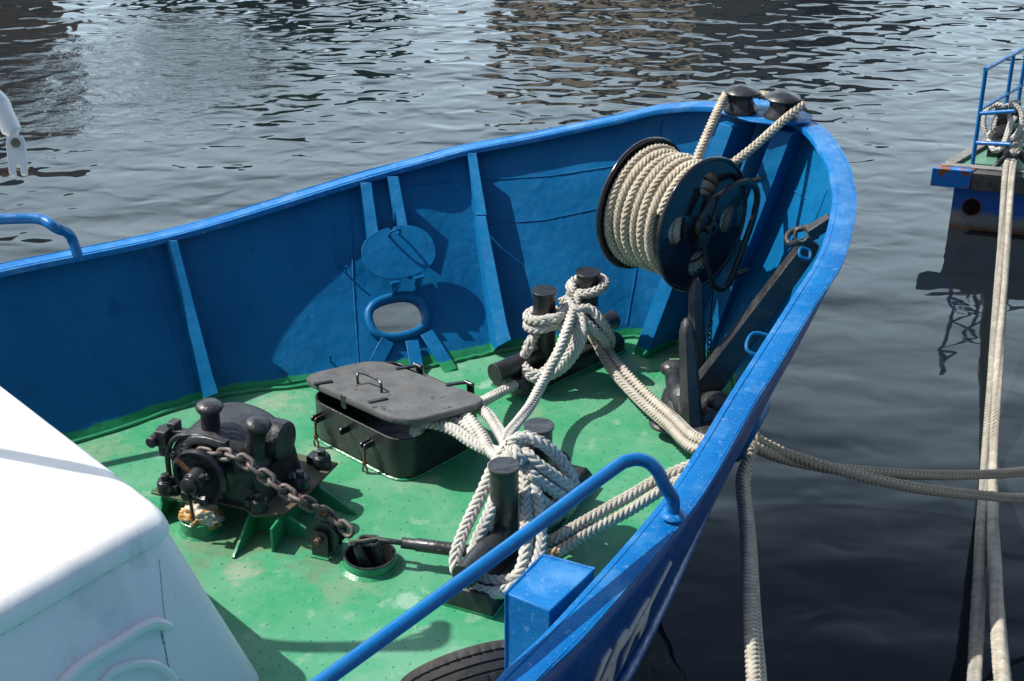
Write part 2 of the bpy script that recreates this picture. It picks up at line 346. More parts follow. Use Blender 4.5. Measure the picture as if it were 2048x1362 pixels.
for (x, y, z, dx, dy) in ((1640, 500, 1.31, -.40, .15), (1580, 600, 1.24, -.34, .17), (1470, 770, 1.14, -.24, .17), (1330, 990, 1.05, -.18, .15), (1130, 1220, 1.0, -.14, .11), (1010, 1340, .98, -.12, .09), (850, 1510, .97, -.11, .08), (560, 1800, .96, -.12, .06)):
    R = P(x, y, z); st((R.x + dx, R.y + dy, 0), R)
st(ST[-1][0] + V((-1.9, -2.0, 0)), ST[-1][1] + V((-1.9, -2.0, 0)))
Dc = catmull([s[0] for s in ST], 8); Rc = catmull([s[1] for s in ST], 8); NS = len(Dc)
def outw(C, i):
    a, b = C[max(i - 1, 0)], C[min(i + 1, NS - 1)]; t = V((b.x - a.x, b.y - a.y, 0)).normalized(); return V((-t.y, t.x, 0))   # port to starboard runs clockwise: outside lies left
OW = [outw(Rc, i) for i in range(NS)]; OD = [outw(Dc, i) for i in range(NS)]
CAPW = 0.125
ATT = [Rc[i] + OW[i] * (CAPW - 0.03) - V((0, 0, 0.016)) for i in range(NS)]
rowsI = []; rowsO = []
NR = 8
for j in range(NR + 1):
    t = j / NR
    rowsI.append([Dc[i].lerp(ATT[i], t) + OD[i] * (0.03 * math.sin(math.pi * t)) for i in range(NS)])
    rowsO.append([Dc[i].lerp(ATT[i], t) + OD[i] * (0.03 * math.sin(math.pi * t) + 0.014) for i in range(NS)])
mbI = MB().grid(rowsI); BVI = BVHTree.FromPolygons([V(q) for q in mbI.v], mbI.f)
mbO = MB().grid(rowsO); BVO = BVHTree.FromPolygons([V(q) for q in mbO.v], mbO.f)
def hit(px, py, bv=BVI):
    d = ray(px, py).normalized(); r = bv.ray_cast(EYE, d)
    n = r[1]
    k = 0
    while n is None and k < 12:      # just under the deck edge: step up to the plate
        k += 1; py -= 4; d = ray(px, py).normalized(); r = bv.ray_cast(EYE, d); n = r[1]
    if n is None: return None, None
    if n.dot(d) > 0: n = -n
    return r[0], n
boat = thing('blue_boat', 'bow of a blue steel workboat with green deck and flared bulwark', 'boat', (0.2, 6.2, 0))
# bulwark plate as a closed shell, with the mooring holes cut through it
shell = MB()
prof = [[rowsI[j][i] for j in range(NR + 1)] + [rowsO[j][i] for j in range(NR, -1, -1)] for i in range(NS)]
shell.rings(prof)
bulwark = shell.build('bulwark', M_blue, boat, fix=True, ang=30)
HC, HN = hit(795, 634); HT = (hit(840, 625)[0] - hit(750, 645)[0]); HT = (HT - HN * HT.dot(HN)).normalized(); HU = HN.cross(HT).normalized()
if HU.z < 0: HU = -HU
holes = [(HC, HN, HT, HU, 0.158, 0.106)]
SH = V((1.06, 6.36, 0.53)); r = BVI.find_nearest(SH); SH = r[0]; SN = r[1]
if SN.x > 0: SN = -SN
STn = (V((0.47, 0.88, 0)) - SN * V((0.47, 0.88, 0)).dot(SN)).normalized(); SU = SN.cross(STn); SU = SU if SU.z > 0 else -SU
holes.append((SH, SN, STn, SU, 0.15, 0.10))
for (c, n, tx, uy, a, b) in holes:
    cm = MB().prism([q - n * 0.2 for q in superell(c, tx, uy, a, b, 2.5, 40)], n * 0.4).build('cutter', M_blue)
    md = bulwark.modifiers.new('cut', 'BOOLEAN'); md.operation = 'DIFFERENCE'; md.solver = 'EXACT'; md.object = cm
    dg = bpy.context.evaluated_depsgraph_get(); me = bpy.data.meshes.new_from_object(bulwark.evaluated_get(dg))
    bulwark.modifiers.clear(); bulwark.data = me; bpy.data.objects.remove(cm)
bulwark.data.set_sharp_from_angle(angle=math.radians(30))
# lower hull
lo = []
for t in (0.0, 0.35, 0.7, 1.0):
    lo.append([Dc[i] + OD[i] * (0.015 - 0.62 * t) - V((0, 0, 0.002 + 1.75 * t)) for i in range(NS)])
MB().grid(lo).build('hull', M_blue_hull, boat)
# outside face of bulwark, rubbing strake at deck level
skin = [[rowsO[j][i] + OD[i] * 0.004 for i in range(NS)] for j in range(NR + 1)]
hs = MB().grid(skin).build('outer_plating', M_blue_hull, boat)
cm = MB()
cuts = []
for (c, n, tx, uy, a, b) in holes:
    cu = MB().prism([q - n * 0.2 for q in superell(c, tx, uy, a, b, 2.5, 40)], n * 0.4).build('cutter', M_blue); cuts.append(cu)
sol = hs.modifiers.new('sol', 'SOLIDIFY'); sol.thickness = 0.003; sol.offset = 1
for cu in cuts:
    md = hs.modifiers.new('cut', 'BOOLEAN'); md.operation = 'DIFFERENCE'; md.solver = 'EXACT'; md.object = cu
dg = bpy.context.evaluated_depsgraph_get(); me = bpy.data.meshes.new_from_object(hs.evaluated_get(dg)); hs.modifiers.clear(); hs.data = me
for cu in cuts: bpy.data.objects.remove(cu)
MB().tube([Dc[i] + OD[i] * 0.035 - V((0, 0, 0.03)) for i in range(0, NS, 2)], 0.034, 10).build('rubbing_strake', M_blue_hull, boat)
# rail cap
cap = MB(); rr = []
for i in range(NS):
    o = OW[i]; p = Rc[i]; wv = 0.003 * math.sin(i * 0.23) + 0.002 * math.sin(i * 0.61)
    sec = [(0, -.030), (.006, -.032), (.012, -.016), (CAPW - .004, -.014), (CAPW, -.010), (CAPW, -.003), (CAPW - .004, 0), (.004, .001), (0, -.004)]
    rr.append([p + o * (a + (wv if a > .05 else wv * .4)) + V((0, 0, b + wv * .3)) for a, b in sec])
cap.rings(rr); cap.build('rail_cap', M_blue_rail, boat, ang=50)
MB().tube([Rc[i] + OW[i] * 0.024 + V((0, 0, 0.001)) for i in range(NS)], 0.0035, 6).tube([Rc[i] + OW[i] * (CAPW - 0.012) + V((0, 0, 0.0)) for i in range(NS)], 0.003, 6).build('rail_weld', M_blue_rail, boat)
# deck with raised tread pips
deck = MB(); hb = []
keel = [(Dc[i] + Dc[NS - 1 - i]) * 0.5 for i in range(NS)]
half = NS // 2
from mathutils.geometry import tessellate_polygon
PIPE_C = P(741, 1128, 0)
_lo = [[Dc[i] + OD[i] * 0.01 for i in range(NS)], [PIPE_C + V((math.cos(2 * math.pi * k / 44), -math.sin(2 * math.pi * k / 44), 0)) * .1125 for k in range(44)]]
deck.add([p for l in _lo for p in l], [tuple(t) for t in tessellate_polygon(_lo)])
deckpoly = [(p.x, p.y) for p in Dc]
def inside(x, y):
    c = False; n = len(deckpoly); j = n - 1
    for i in range(n):
        xi, yi = deckpoly[i]; xj, yj = deckpoly[j]
        if (yi > y) != (yj > y) and x < (xj - xi) * (y - yi) / (yj - yi) + xi: c = not c
        j = i
    return c
AX = V((0.70, 0.714, 0)).normalized(); AY = V((-AX.y, AX.x, 0))
deck.build('deck', M_green, boat)
pips = MB()
for i in range(-60, 60):
    for j in range(-60, 60):
        q = V((-0.2, 6.3, 0)) + AX * (i * 0.066) + AY * (j * 0.066 + (0.033 if i % 2 else 0)) + V((random.uniform(-.004, .004), random.uniform(-.004, .004), 0))
        if not inside(q.x, q.y) or q.y < 3.5 or (q - PIPE_C).length < .14 or random.random() < .06: continue
        a = AX if (i + j) % 2 else AY; b = AY if (i + j) % 2 else AX; h = random.uniform(.0018, .0032)
        pips.add([q - a * .0095, q - b * .0042, q + a * .0095, q + b * .0042, q - a * .003 + V((0, 0, h)), q + a * .003 + V((0, 0, h))], [(0, 1, 4), (1, 5, 4), (1, 2, 5), (2, 3, 5), (3, 4, 5), (3, 0, 4)])
pips.build('deck_tread', M_green_tread, boat)
# weld fillet between deck and bulwark, vertical and lengthwise seams
wb = MB().tube([Dc[i] - OD[i] * (0.008 + 0.004 * math.sin(i * 1.7)) + V((0, 0, 0.008 + .004 * math.sin(i * 2.9))) for i in range(NS)], 0.014, 7)
wb.build('deck_weld', M_green_gloss, boat)
def seamline(pts, r=0.0045):
    q = []
    for k in range(len(pts) - 1):
        for t in range(12):
            x = pts[k][0] + (pts[k + 1][0] - pts[k][0]) * t / 12; y = pts[k][1] + (pts[k + 1][1] - pts[k][1]) * t / 12
            h = hit(x, y)
            if h[0]: q.append(h[0] + h[1] * (0.001 + random.uniform(-.0006, .0015)))
    if len(q) > 2: MB().tube(q, [r * random.uniform(.7, 1.25) for _ in q], 6).build('plate_seam', M_blue, boat)
for s in ([(290, 500), (335, 640), (385, 790)], [(700, 378), (706, 560), (718, 745)], [(1325, 240), (1290, 440), (1250, 668)], [(798, 372), (930, 362), (1100, 352), (1240, 330), (1320, 320)],
          [(960, 450), (1090, 440), (1205, 415)], [(450, 790), (560, 768), (690, 745)], [(1655, 380), (1600, 520), (1560, 600)], [(1580, 375), (1615, 400)], [(930, 330), (940, 380), (965, 520), (985, 690)]):
    seamline(s)
# bulwark stays: flat bars with a web behind
def solve(px, off):
    q = V((px[0], px[1])); h, nn = hit(*px)
    for _ in range(6):
        h2, n2 = hit(q.x, q.y)
        if h2 is None: break
        h, nn = h2, n2; w_ = h + nn * off; dd = (w_ - EYE); dep = dd.dot(FW)
        q += V((px[0] - (PW / 2 + FPX * dd.x / dep), px[1] - (PH / 2 - FPX * dd.dot(UP) / dep))) * .8
    return h + nn * off
def plate4(a, b, c, d, th, name='bulwark_stay'):      # a-b free top edge, c-d bottom
    n = (b - a).cross(c - a).normalized() * th
    return MB().hexa([a, b, c, d, a + n, b + n, c + n, d + n]).build(name, M_blue, boat, bevel=0.003)
def stay(top, bot, w0, w1, d0, d1, n=6):
    L = []; Rr = []; Wb = []; Wt = []
    for k in range(n + 1):
        t = k / n; x = top[0] + (bot[0] - top[0]) * t; y = top[1] + (bot[1] - top[1]) * t; w_ = w0 + (w1 - w0) * t; d_ = d0 + (d1 - d0) * t
        L.append(solve((x - w_, y), d_ * .6)); Rr.append(solve((x + w_, y), d_))
        f = BVI.find_nearest(L[-1]); Wb.append(f[0] + (f[0] - L[-1]).normalized() * .004)
    m = MB(); e = [(Rr[k] - L[k]).cross(Rr[min(k + 1, n)] - Rr[max(k - 1, 0)]).normalized() * .010 for k in range(n + 1)]
    m.rings([[L[k], Rr[k], Rr[k] + e[k], L[k] + e[k]] for k in range(n + 1)])
    g = [(Rr[k] - L[k]).normalized() * .009 for k in range(n + 1)]
    m.rings([[L[k] + e[k] * .5, L[k] + e[k] * .5 + g[k], Wb[k] + g[k], Wb[k]] for k in range(n + 1)])
    return m.build('bulwark_stay', M_blue, boat, bevel=0.002)
stay((343, 481), (424, 796), 11, 13, .13, .15); stay((731, 365), (748, 480), 11, 11, .13, .09); stay((785, 353), (808, 472), 11, 11, .13, .09)
stay((943, 306), (963, 430), 9, 10, .12, .14); stay((961, 432), (1008, 694), 10, 14, .14, .19)
def leg(x0, y0, x1, y1, w):
    d_ = ray(x0, y0); t = (HC + HN * .035 - EYE).dot(HN) / d_.dot(HN); A = EYE + d_ * t; B = P(x1, y1, 0.004)
    ax = (B - A).normalized(); sd = ax.cross(HN).normalized(); n = sd.cross(ax); n = n if n.dot(HN) > 0 else -n
    MB().hexa([A - sd * w, A + sd * w, B - sd * w, B + sd * w, A - sd * w - n * .01, A + sd * w - n * .01, B - sd * w - n * .01, B + sd * w - n * .01]).build('ring_leg', M_blue, boat, bevel=.003)
# mooring hole ring and its hinged cover
ring = MB().tube(superell(HC + HN * 0.012, HT, HU, 0.178, 0.126, 2.5, 44), 0.027, 12, closed=True)
rowa = superell(HC + HN * 0.03, HT, HU, 0.160, 0.108, 2.5, 44); rowb = superell(HC - HN * 0.05, HT, HU, 0.158, 0.106, 2.5, 44)
ring.grid([rowa, rowb], True); ring.build('mooring_hole_ring', M_blue, boat)
leg(776, 680, 738, 752, .042); leg(824, 680, 838, 755, .04); leg(853, 664, 903, 742, .042)
sring = MB().tube(superell(SH + SN * 0.01, STn, SU, 0.165, 0.115, 2.5, 40), 0.028, 10, closed=True).tube(superell(SH - SN * 0.02, STn, SU, 0.165, 0.115, 2.5, 40), 0.028, 10, closed=True)
sring.build('mooring_hole_ring', M_blue, boat)
LC, LN = hit(790, 519); LC = LC + LN * 0.135; LU = (HU - LN * HU.dot(LN)).normalized(); LT = (HT - LN * HT.dot(LN)).normalized()
lid_pts = superell(LC, LT, LU, 0.226, 0.163, 2.35, 56)
notch = []
for k, q in enumerate(lid_pts):
    rel = q - LC
    notch.append(q)
    if k in (13,): notch += [LC + LT * 0.012 + LU * 0.162, LC + LT * 0.010 + LU * 0.128, LC - LT * 0.010 + LU * 0.128, LC - LT * 0.012 + LU * 0.162]
notch = [q for i, q in enumerate(notch) if not (abs((q - LC).dot(LT)) < 0.010 and (q - LC).dot(LU) > 0.15 and (q - LC).dot(LU) != 0.162)]
cover = MB().prism(notch, -LN * 0.010).build('mooring_hole_cover', M_blue, boat, bevel=0.002)
hp = LC + LU * 0.112
MB().tube(catmull([hp - LT * 0.03, hp - LT * .034 + LN * 0.03, hp + LN * 0.075 - LT * .02, hp + LN * 0.08 + LT * .02, hp + LT * .036 + LN * 0.03, hp + LT * 0.03], 5), 0.0085, 8).build('handle', M_blue, cover)
for sx in (-.075, .075):
    hg = MB(); hg.box(LC + LT * sx - LU * 0.172 - LN * 0.01, (LT, LU, LN), (0.014, 0.035, 0.007)); hg.tube([LC + LT * (sx - .03) - LU * .185, LC + LT * (sx + .03) - LU * .185], 0.011, 10)
    hg.box(LC + LT * sx - LU * 0.20 - LN * 0.055, (LT, LU, LN), (0.010, 0.022, 0.055)); hg.build('cover_hinge', M_blue, boat, bevel=0.002)
# small welded studs on the bulwark
for (x, y) in ((560, 742), (660, 722), (690, 545)):
    c, n = hit(x, y)
    if c is None: continue
    MB().tube([c, c + n * 0.03 + V((0, 0, .01)), c + n * .035 + V((0, 0, .03))], 0.006, 6).build('welded_stud', M_blue, boat)
# knees under the bow rollers
def knee(bot, top, w, depth):
    W = V((0.7, -0.71, 0)); F = V((0.71, 0.7, 0)); B = V(bot); T = V(top); mb = MB()
    mb.hexa([B - W * w, B + W * w, B - W * w * .9 + F * depth, B + W * w + F * depth, T - W * w, T + W * w, T - W * w * .9 + F * depth, T + W * w + F * depth])
    return mb.build('bow_knee', M_blue, boat, bevel=0.004)
knee(P(1279, 712), P(1452, 250, 1.365), 0.052, 0.26); knee(P(1395, 712), P(1566, 262, 1.375), 0.062, 0.26)
# roller plate and two rollers on the stem
pl = [P(1438, 229, 1.397), P(1500, 247, 1.405), P(1550, 254, 1.41), P(1618, 250, 1.42), P(1625, 236, 1.42), P(1575, 214, 1.42), P(1500, 199, 1.41), P(1446, 203, 1.40)]
MB().prism([q + V((0, 0, .006)) for q in pl], V((0, 0, 0.012))).build('roller_plate', M_blue_rail, boat, bevel=0.003)
for (x, y) in ((1481, 223), (1562, 236)):
    c = P(x, y, 1.42)
    MB().lathe(c, (0, 0, 1), [(.098, 0), (.100, .012), (.094, .03), (.080, .05), (.072, .07), (.070, .085), (.076, .10), (.090, .112), (.101, .118), (.103, .124), (.098, .130), (.078, .142), (.045, .154), (.018, .160), (.001, .161)], 36).build('bow_roller', M_black, boat)
RO1 = P(1481, 223, 1.42); RO2 = P(1562, 236, 1.42)
# handrails
def hand(pts, r): return MB().tube(catmull([V(p) for p in pts], 8), r, 16).build('handrail', M_blue_tube, boat)
F1 = P(1347, 1030, 1.055)
hand([F1, F1 + V((-.006, .004, .07)), P(1331, 975, 1.20), P(1314, 941, 1.27), P(1291, 922, 1.307), P(1258, 921, 1.318), P(1215, 946, 1.312), P(1000, 1106, 1.28), P(640, 1367, 1.24), P(640, 1367, 1.24) + (P(640, 1367, 1.24) - P(1000, 1106, 1.28)) * 1.5], 0.0255)
MB().lathe(F1 + V((0, 0, 0)), (0, 0, 1), [(.05, 0), (.045, .008), (.03, .016)], 20).build('rail_foot_weld', M_blue_rail, boat)
G1 = P(146, 516, .945); G1 = G1 + V((0.02, .03, 0))
hand([G1, G1 + V((-.03, 0, .12)), P(112, 456, 1.20), P(85, 440, 1.235), P(45, 437, 1.24), P(-60, 446, 1.235), P(-400, 500, 1.23)], 0.028)
# box welded inside the starboard rail
bx = [P(1085, 1110, .985), P(1190, 1138, .985), P(1100, 1222, .985), P(1012, 1186, .985)]
MB().prism([q - V((0, 0, .45)) for q in bx], V((0, 0, 0.45))).build('bulwark_box', M_blue_rail, boat, bevel=0.006)
bw = MB()
for a, b in ((bx[3], bx[0]), (bx[0], bx[1]), (bx[3], bx[3] - V((0, 0, .45)))): bw.tube([a.lerp(b, t / 8) for t in range(9)], [0.006 * random.uniform(.7, 1.2) for _ in range(9)], 6)
bw.build('box_weld', M_blue_rail, boat)
# lashing eyes on the inside of the starboard rail
def eye(c, u, v, s, mat=M_blue):
    MB().tube(catmull([c, c + u * s * .9, c + u * s * .9 + v * s, c + v * s * 1.05], 5, True), 0.009, 8, closed=True).build('lashing_eye', mat, boat)
eye(P(1494, 700, 1.02), V((.04, .09, .05)), V((.09, -.02, -.02)), 1.0); eye(P(1600, 512, 1.12), V((.02, .08, .06)), V((.09, 0, -.03)), .5)
# raised letters on the starboard bow
def hull_pt(x, y): return hit(x, y, BVO)
lets = MB()
S = lambda x, y: (1140 + x * 240 / 1159, 1080 + y * 282 / 1362)
for poly in ([(950, 190), (958, 205), (760, 600), (690, 760), (640, 830), (700, 680)], [(742, 545), (748, 555), (640, 740), (560, 900), (455, 1060), (470, 1010), (540, 880), (650, 680)],
             [(700, 690), (745, 640), (715, 770), (680, 860), (640, 940), (655, 850), (600, 910), (540, 1060), (465, 1235), (500, 1100), (580, 920), (630, 800)],
             [(525, 845), (535, 850), (455, 1050), (425, 1130), (400, 1260), (380, 1362), (330, 1362), (345, 1290), (310, 1362), (275, 1362), (380, 1120), (440, 970)],
             [(370, 1035), (375, 1045), (320, 1170), (240, 1362), (212, 1362), (285, 1165)]):
    top = []; n0 = None; ok = True
    for q in poly:
        h = hull_pt(*S(*q))
        if h[0] is None: ok = False; break
        top.append(h[0] + h[1] * 0.014); n0 = h[1]
    if ok: lets.prism(top, -n0 * 0.016)
if lets.v: lets.build('raised_lettering', M_letter, boat)


# ------------------------------------------------------------------ more helpers for the fittings
def PD(x, y, depth): return EYE + ray(x, y) * (depth / FPX)
def ell(mb, c, X, Y, Z, n=18, m=10):
    rows = []
    for i in range(m + 1):
        t = math.pi * i / m; s = max(math.sin(t), 1e-3)
        rows.append([c + X * (s * math.cos(2 * math.pi * k / n)) + Y * (s * math.sin(2 * math.pi * k / n)) + Z * math.cos(t) for k in range(n)])
    return mb.rings(rows)
def holed_plate(mb, outer, holes, ext):
    from mathutils.geometry import tessellate_polygon
    loops = [outer] + holes; flat = [p for l in loops for p in l]; tri = tessellate_polygon(loops); n = len(flat)
    vs = flat + [p + ext for p in flat]; fs = []
    for a, b, c in tri: fs += [(a, b, c), (n + c, n + b, n + a)]
    o = 0
    for l in loops:
        m = len(l); fs += [(o + i, o + (i + 1) % m, n + o + (i + 1) % m, n + o + i) for i in range(m)]; o += m
    return mb.add(vs, fs)
def circ(c, X, Y, r, n=28): return [c + X * (r * math.cos(2 * math.pi * k / n)) + Y * (r * math.sin(2 * math.pi * k / n)) for k in range(n)]
def link(mb, c, t, n, L, W, r, k=7):
    t = t.normalized(); n = (n - t * n.dot(t)).normalized(); h = L / 2 - W / 2; pts = []
    for i in range(8): a = -math.pi / 2 + math.pi * i / 7; pts.append(c + t * (h + W / 2 * math.cos(a)) + n * (W / 2 * math.sin(a)))
    for i in range(8): a = math.pi / 2 + math.pi * i / 7; pts.append(c + t * (-h + W / 2 * math.cos(a)) + n * (W / 2 * math.sin(a)))
    return mb.tube(pts, r, k, closed=True)
def chain(path, L, W, r, mat, parent, up=V((0, 0, 1)), tilt=0.785, name='chain_link'):
    A, s = resample(path, 0.002); pitch = L - 2 * r * 1.05; tot = s[-1]; i = 0; out = []
    while i * pitch < tot - pitch * .5:
        k0 = int(np.searchsorted(s, i * pitch)); k1 = min(int(np.searchsorted(s, (i + 1) * pitch)), len(A) - 1)
        a, b = V(A[k0]), V(A[k1]); t = (b - a).normalized(); sd = t.cross(up).normalized(); u = sd.cross(t)
        ang = (tilt if i % 2 else tilt + math.pi / 2) + random.uniform(-.12, .12)
        mb = MB(); link(mb, (a + b) * .5, t, sd * math.cos(ang) + u * math.sin(ang), L, W, r); out.append(mb.build(name, mat, parent, ang=80)); i += 1
    return out
def bolt(mb, c, n, r, h, washer=True):
    n = n.normalized(); u = n.orthogonal().normalized(); w = n.cross(u)
    if washer: mb.lathe(c, n, [(r * 1.6, 0), (r * 1.6, r * .3)], 16)
    mb.prism([c + n * (r * .2) + u * (r * math.cos(k * math.pi / 3)) + w * (r * math.sin(k * math.pi / 3)) for k in range(6)], n * h); return mb

# ------------------------------------------------------------------ mooring bitts
def bitts(label, p0, p1, hz, h0, h1, b0, b1, hh=0.56):
    t = thing('mooring_bitts', label, 'bitts', ((p0.x + p1.x) / 2, (p0.y + p1.y) / 2, 0), 'black double bollards on the green deck')
    ax = V((p1.x - p0.x, p1.y - p0.y, 0)).normalized(); w = V((ax.y, -ax.x, 0)); z = V((0, 0, 1)); o = V((p0.x, p0.y, 0))
    q = [o + ax * b0 - w * .125, o + ax * b0 + w * .125, o + ax * b1 + w * .125, o + ax * b1 - w * .125]
    qt = [o + ax * (b0 + .01) - w * .095, o + ax * (b0 + .01) + w * .095, o + ax * (b1 - .01) + w * .095, o + ax * (b1 - .01) - w * .095]
    mb = MB().rings([q, [c + z * .075 for c in q], [c + z * .115 for c in qt]])
    mb.build('base', M_black, t, bevel=0.008)
    MB().tube([q[0] + z * .006, q[1] + z * .006, q[2] + z * .006, q[3] + z * .006], 0.010, 6, closed=True).build('base_weld', M_green_gloss, t)
    for p, sgn, hl in ((p0, -1, h0), (p1, 1, h1)):
        c = V((p.x, p.y, 0))
        MB().lathe(c, z, [(.066, .10), (.066, hh - .014), (.074, hh - .012), (.075, hh - .002), (.073, hh), (.001, hh)], 36).build('post', M_black, t)
        MB().lathe(c + z * hz, ax * sgn, [(.055, .02), (.056, hl - .012), (.060, hl - .010), (.060, hl - .002), (.058, hl), (.001, hl)], 30).build('horn', M_black, t)
    return t, o, ax, w
B1a, B1b = P(1008, 930, .56), P(1078, 850, .56)
B2a, B2b = P(1089, 580, .56), P(1176, 540, .57)
b1, O1, A1, W1 = bitts('black double bollard with a big white rope bundle, beside the blue handrail', B1a, B1b, .215, .43, .27, -.40, .82)
b2, O2, A2, W2 = bitts('black double bollard standing by the port bulwark in front of the rope reel', B2a, B2b, .165, .40, .24, -.30, .58)

# ------------------------------------------------------------------ ropes on the near bitts
RD = 0.063
A_loop = [(1024, 884, .52), (992, 925, .45), (962, 990, .36), (931, 1055, .27), (911, 1113, .20), (918, 1150, .14), (950, 1178, .10), (990, 1186, .10), (1035, 1172, .11), (1066, 1138, .15), (1081, 1080, .23), (1076, 1010, .33), (1062, 950, .42), (1046, 905, .50)]
B_loop = [(1028, 897, .52), (1004, 955, .43), (978, 1028, .33), (953, 1085, .24), (944, 1124, .18), (962, 1156, .12), (1000, 1164, .11), (1036, 1150, .13), (1052, 1100, .21), (1052, 1040, .30), (1050, 970, .39), (1043, 918, .48)]
Cs = []
for (pts) in ([(1022, 886, .54), (1048, 874, .565), (1080, 884, .54), (1110, 907, .47), (1136, 940, .38), (1148, 972, .29), (1142, 1000, .19), (1118, 985, .12), (1090, 960, .16), (1060, 925, .32), (1036, 895, .47)],
              [(1050, 905, .50), (1072, 926, .47), (1105, 950, .40), (1140, 974, .31), (1152, 990, .24), (1138, 1012, .15), (1110, 995, .11), (1084, 965, .18), (1058, 930, .34)],
              [(1060, 950, .43), (1078, 962, .40), (1105, 980, .34), (1132, 1000, .26), (1138, 1016, .19), (1120, 1026, .12), (1092, 1000, .12), (1070, 975, .25)],
              [(1066, 985, .36), (1082, 1000, .32), (1106, 1018, .22), (1112, 1032, .15), (1096, 1040, .11), (1074, 1020, .14), (1062, 1000, .24)]):
    Cs.append(catmull(PL(pts), 12, True))
near_paths = [catmull(PL(A_loop), 12, True), catmull(PL(B_loop), 12, True)] + Cs
for i in range(len(near_paths)): near_paths[i].append(near_paths[i][0]); near_paths[i].append(near_paths[i][1])
tag(braid(near_paths, RD, 'mooring_rope', M_rope_w, smooth=False), 'thick white rope wound in long loops over the near double bollard', 'rope', 'white ropes made fast on the bollards')
hatch_paths = [PL([(880, 838, .08), (848, 862, .20), (830, 866, .255), (836, 852, .275), (862, 846, .30), (907, 860, .32), (937, 880, .34), (970, 897, .37), (1000, 905, .42), (1020, 895, .50)]),
               PL([(860, 860, .20), (868, 846, .255), (890, 838, .29), (930, 850, .315), (960, 878, .34), (990, 905, .38), (1015, 905, .46)]),
               PL([(880, 850, .20), (888, 832, .26), (907, 825, .295), (937, 838, .33), (962, 868, .36), (983, 905, .40), (1005, 915, .46), (1030, 900, .52)]),
               PL([(915, 835, .20), (928, 815, .27), (947, 811, .30), (975, 829, .34), (998, 862, .41), (1014, 888, .49), (1030, 905, .53), (1044, 925, .49)])]
tag(braid(hatch_paths, RD, 'hatch_rope', M_rope_w), 'bundle of white rope coming out from under the hatch lid to the near bollard', 'rope')
# ------------------------------------------------------------------ ropes on the far bitts
zz = V((0, 0, 1))
c2 = V((B2a.x, B2a.y, 0)); c3 = V((B2b.x, B2b.y, 0)); KN = P(1138, 614, .43)
coil = [KN + V((0.01, -.03, .02))]
for k in range(0, 46):
    a = math.radians(-10 - k * 16.0); rr_ = .098 if k > 3 else .12
    coil.append(c2 + V((math.cos(a), math.sin(a), 0)) * rr_ + zz * (.445 - .0024 * k - 0.03 * (0.5 - 0.5 * math.cos(a))))
coil += [P(1124, 655, .36), P(1136, 640, .37)]
lp = [KN + V((-.02, -.02, 0))]
for k in range(0, 19):
    a = math.radians(205 - k * 18.5); lp.append(c3 + V((math.cos(a), math.sin(a), 0)) * .102 + zz * (.475 - .012 * (k - 9) / 9 + .02 * math.cos(a)))
lp += [P(1150, 612, .44), KN + V((0, -.05, -.02))]
far_paths = [catmull(coil, 4), catmull(lp, 6),
             catmull(PL([(1120, 606, .44), (1136, 600, .46), (1143, 625, .44), (1131, 666, .40), (1115, 707, .34), (1097, 742, .28), (1078, 778, .25), (1060, 812, .26), (1040, 838, .31), (1018, 866, .43), (1010, 885, .49), (1015, 900, .50)]), 12),
             catmull(PL([(1150, 640, .40), (1125, 690, .27), (1095, 738, .15), (1060, 756, .10), (1022, 774, .08), (985, 793, .13), (955, 808, .22), (925, 822, .27), (900, 835, .25)]), 12),
             catmull(PL([(1150, 618, .43), (1162, 632, .42), (1166, 668, .35), (1155, 698, .27), (1134, 728, .19), (1106, 748, .13), (1074, 758, .12), (1052, 742, .14), (1050, 712, .19), (1058, 688, .27), (1072, 668, .30)]), 12),
             catmull(PL([(1140, 622, .42), (1158, 640, .40), (1153, 675, .33), (1140, 706, .26), (1118, 735, .17), (1090, 750, .14), (1060, 744, .15), (1045, 722, .18), (1060, 692, .27)]), 12),
             catmull(PL([(1138, 612, .45), (1152, 620, .45), (1179, 618, .44), (1201, 640, .38), (1219, 668, .27), (1221, 688, .17), (1205, 690, .13), (1190, 670, .15), (1178, 655, .22), (1162, 645, .30)]), 12),
             catmull(PL([(1148, 628, .43), (1166, 640, .40), (1190, 662, .33), (1208, 678, .25), (1212, 694, .16), (1196, 700, .13)]), 12)]
tag(braid(far_paths, RD * .94, 'mooring_rope', M_rope_w, smooth=False), 'white rope wound around the far double bollard with a tail to the near one', 'rope', 'white ropes made fast on the bollards')
# loose yarn fuzz on the knot
fz = MB(); fc = P(1142, 585, .50)
for k in range(16): fz.tube([fc + V((random.uniform(-.03, .02), 0, -.05)), fc + V((random.uniform(-.04, .03), random.uniform(-.02, .02), random.uniform(-.01, .04)))], 0.0011, 4)
tag(fz.build('rope_yarn', M_rope_w), 'frayed white yarn ends sticking up from the far bollard knot', 'yarn')
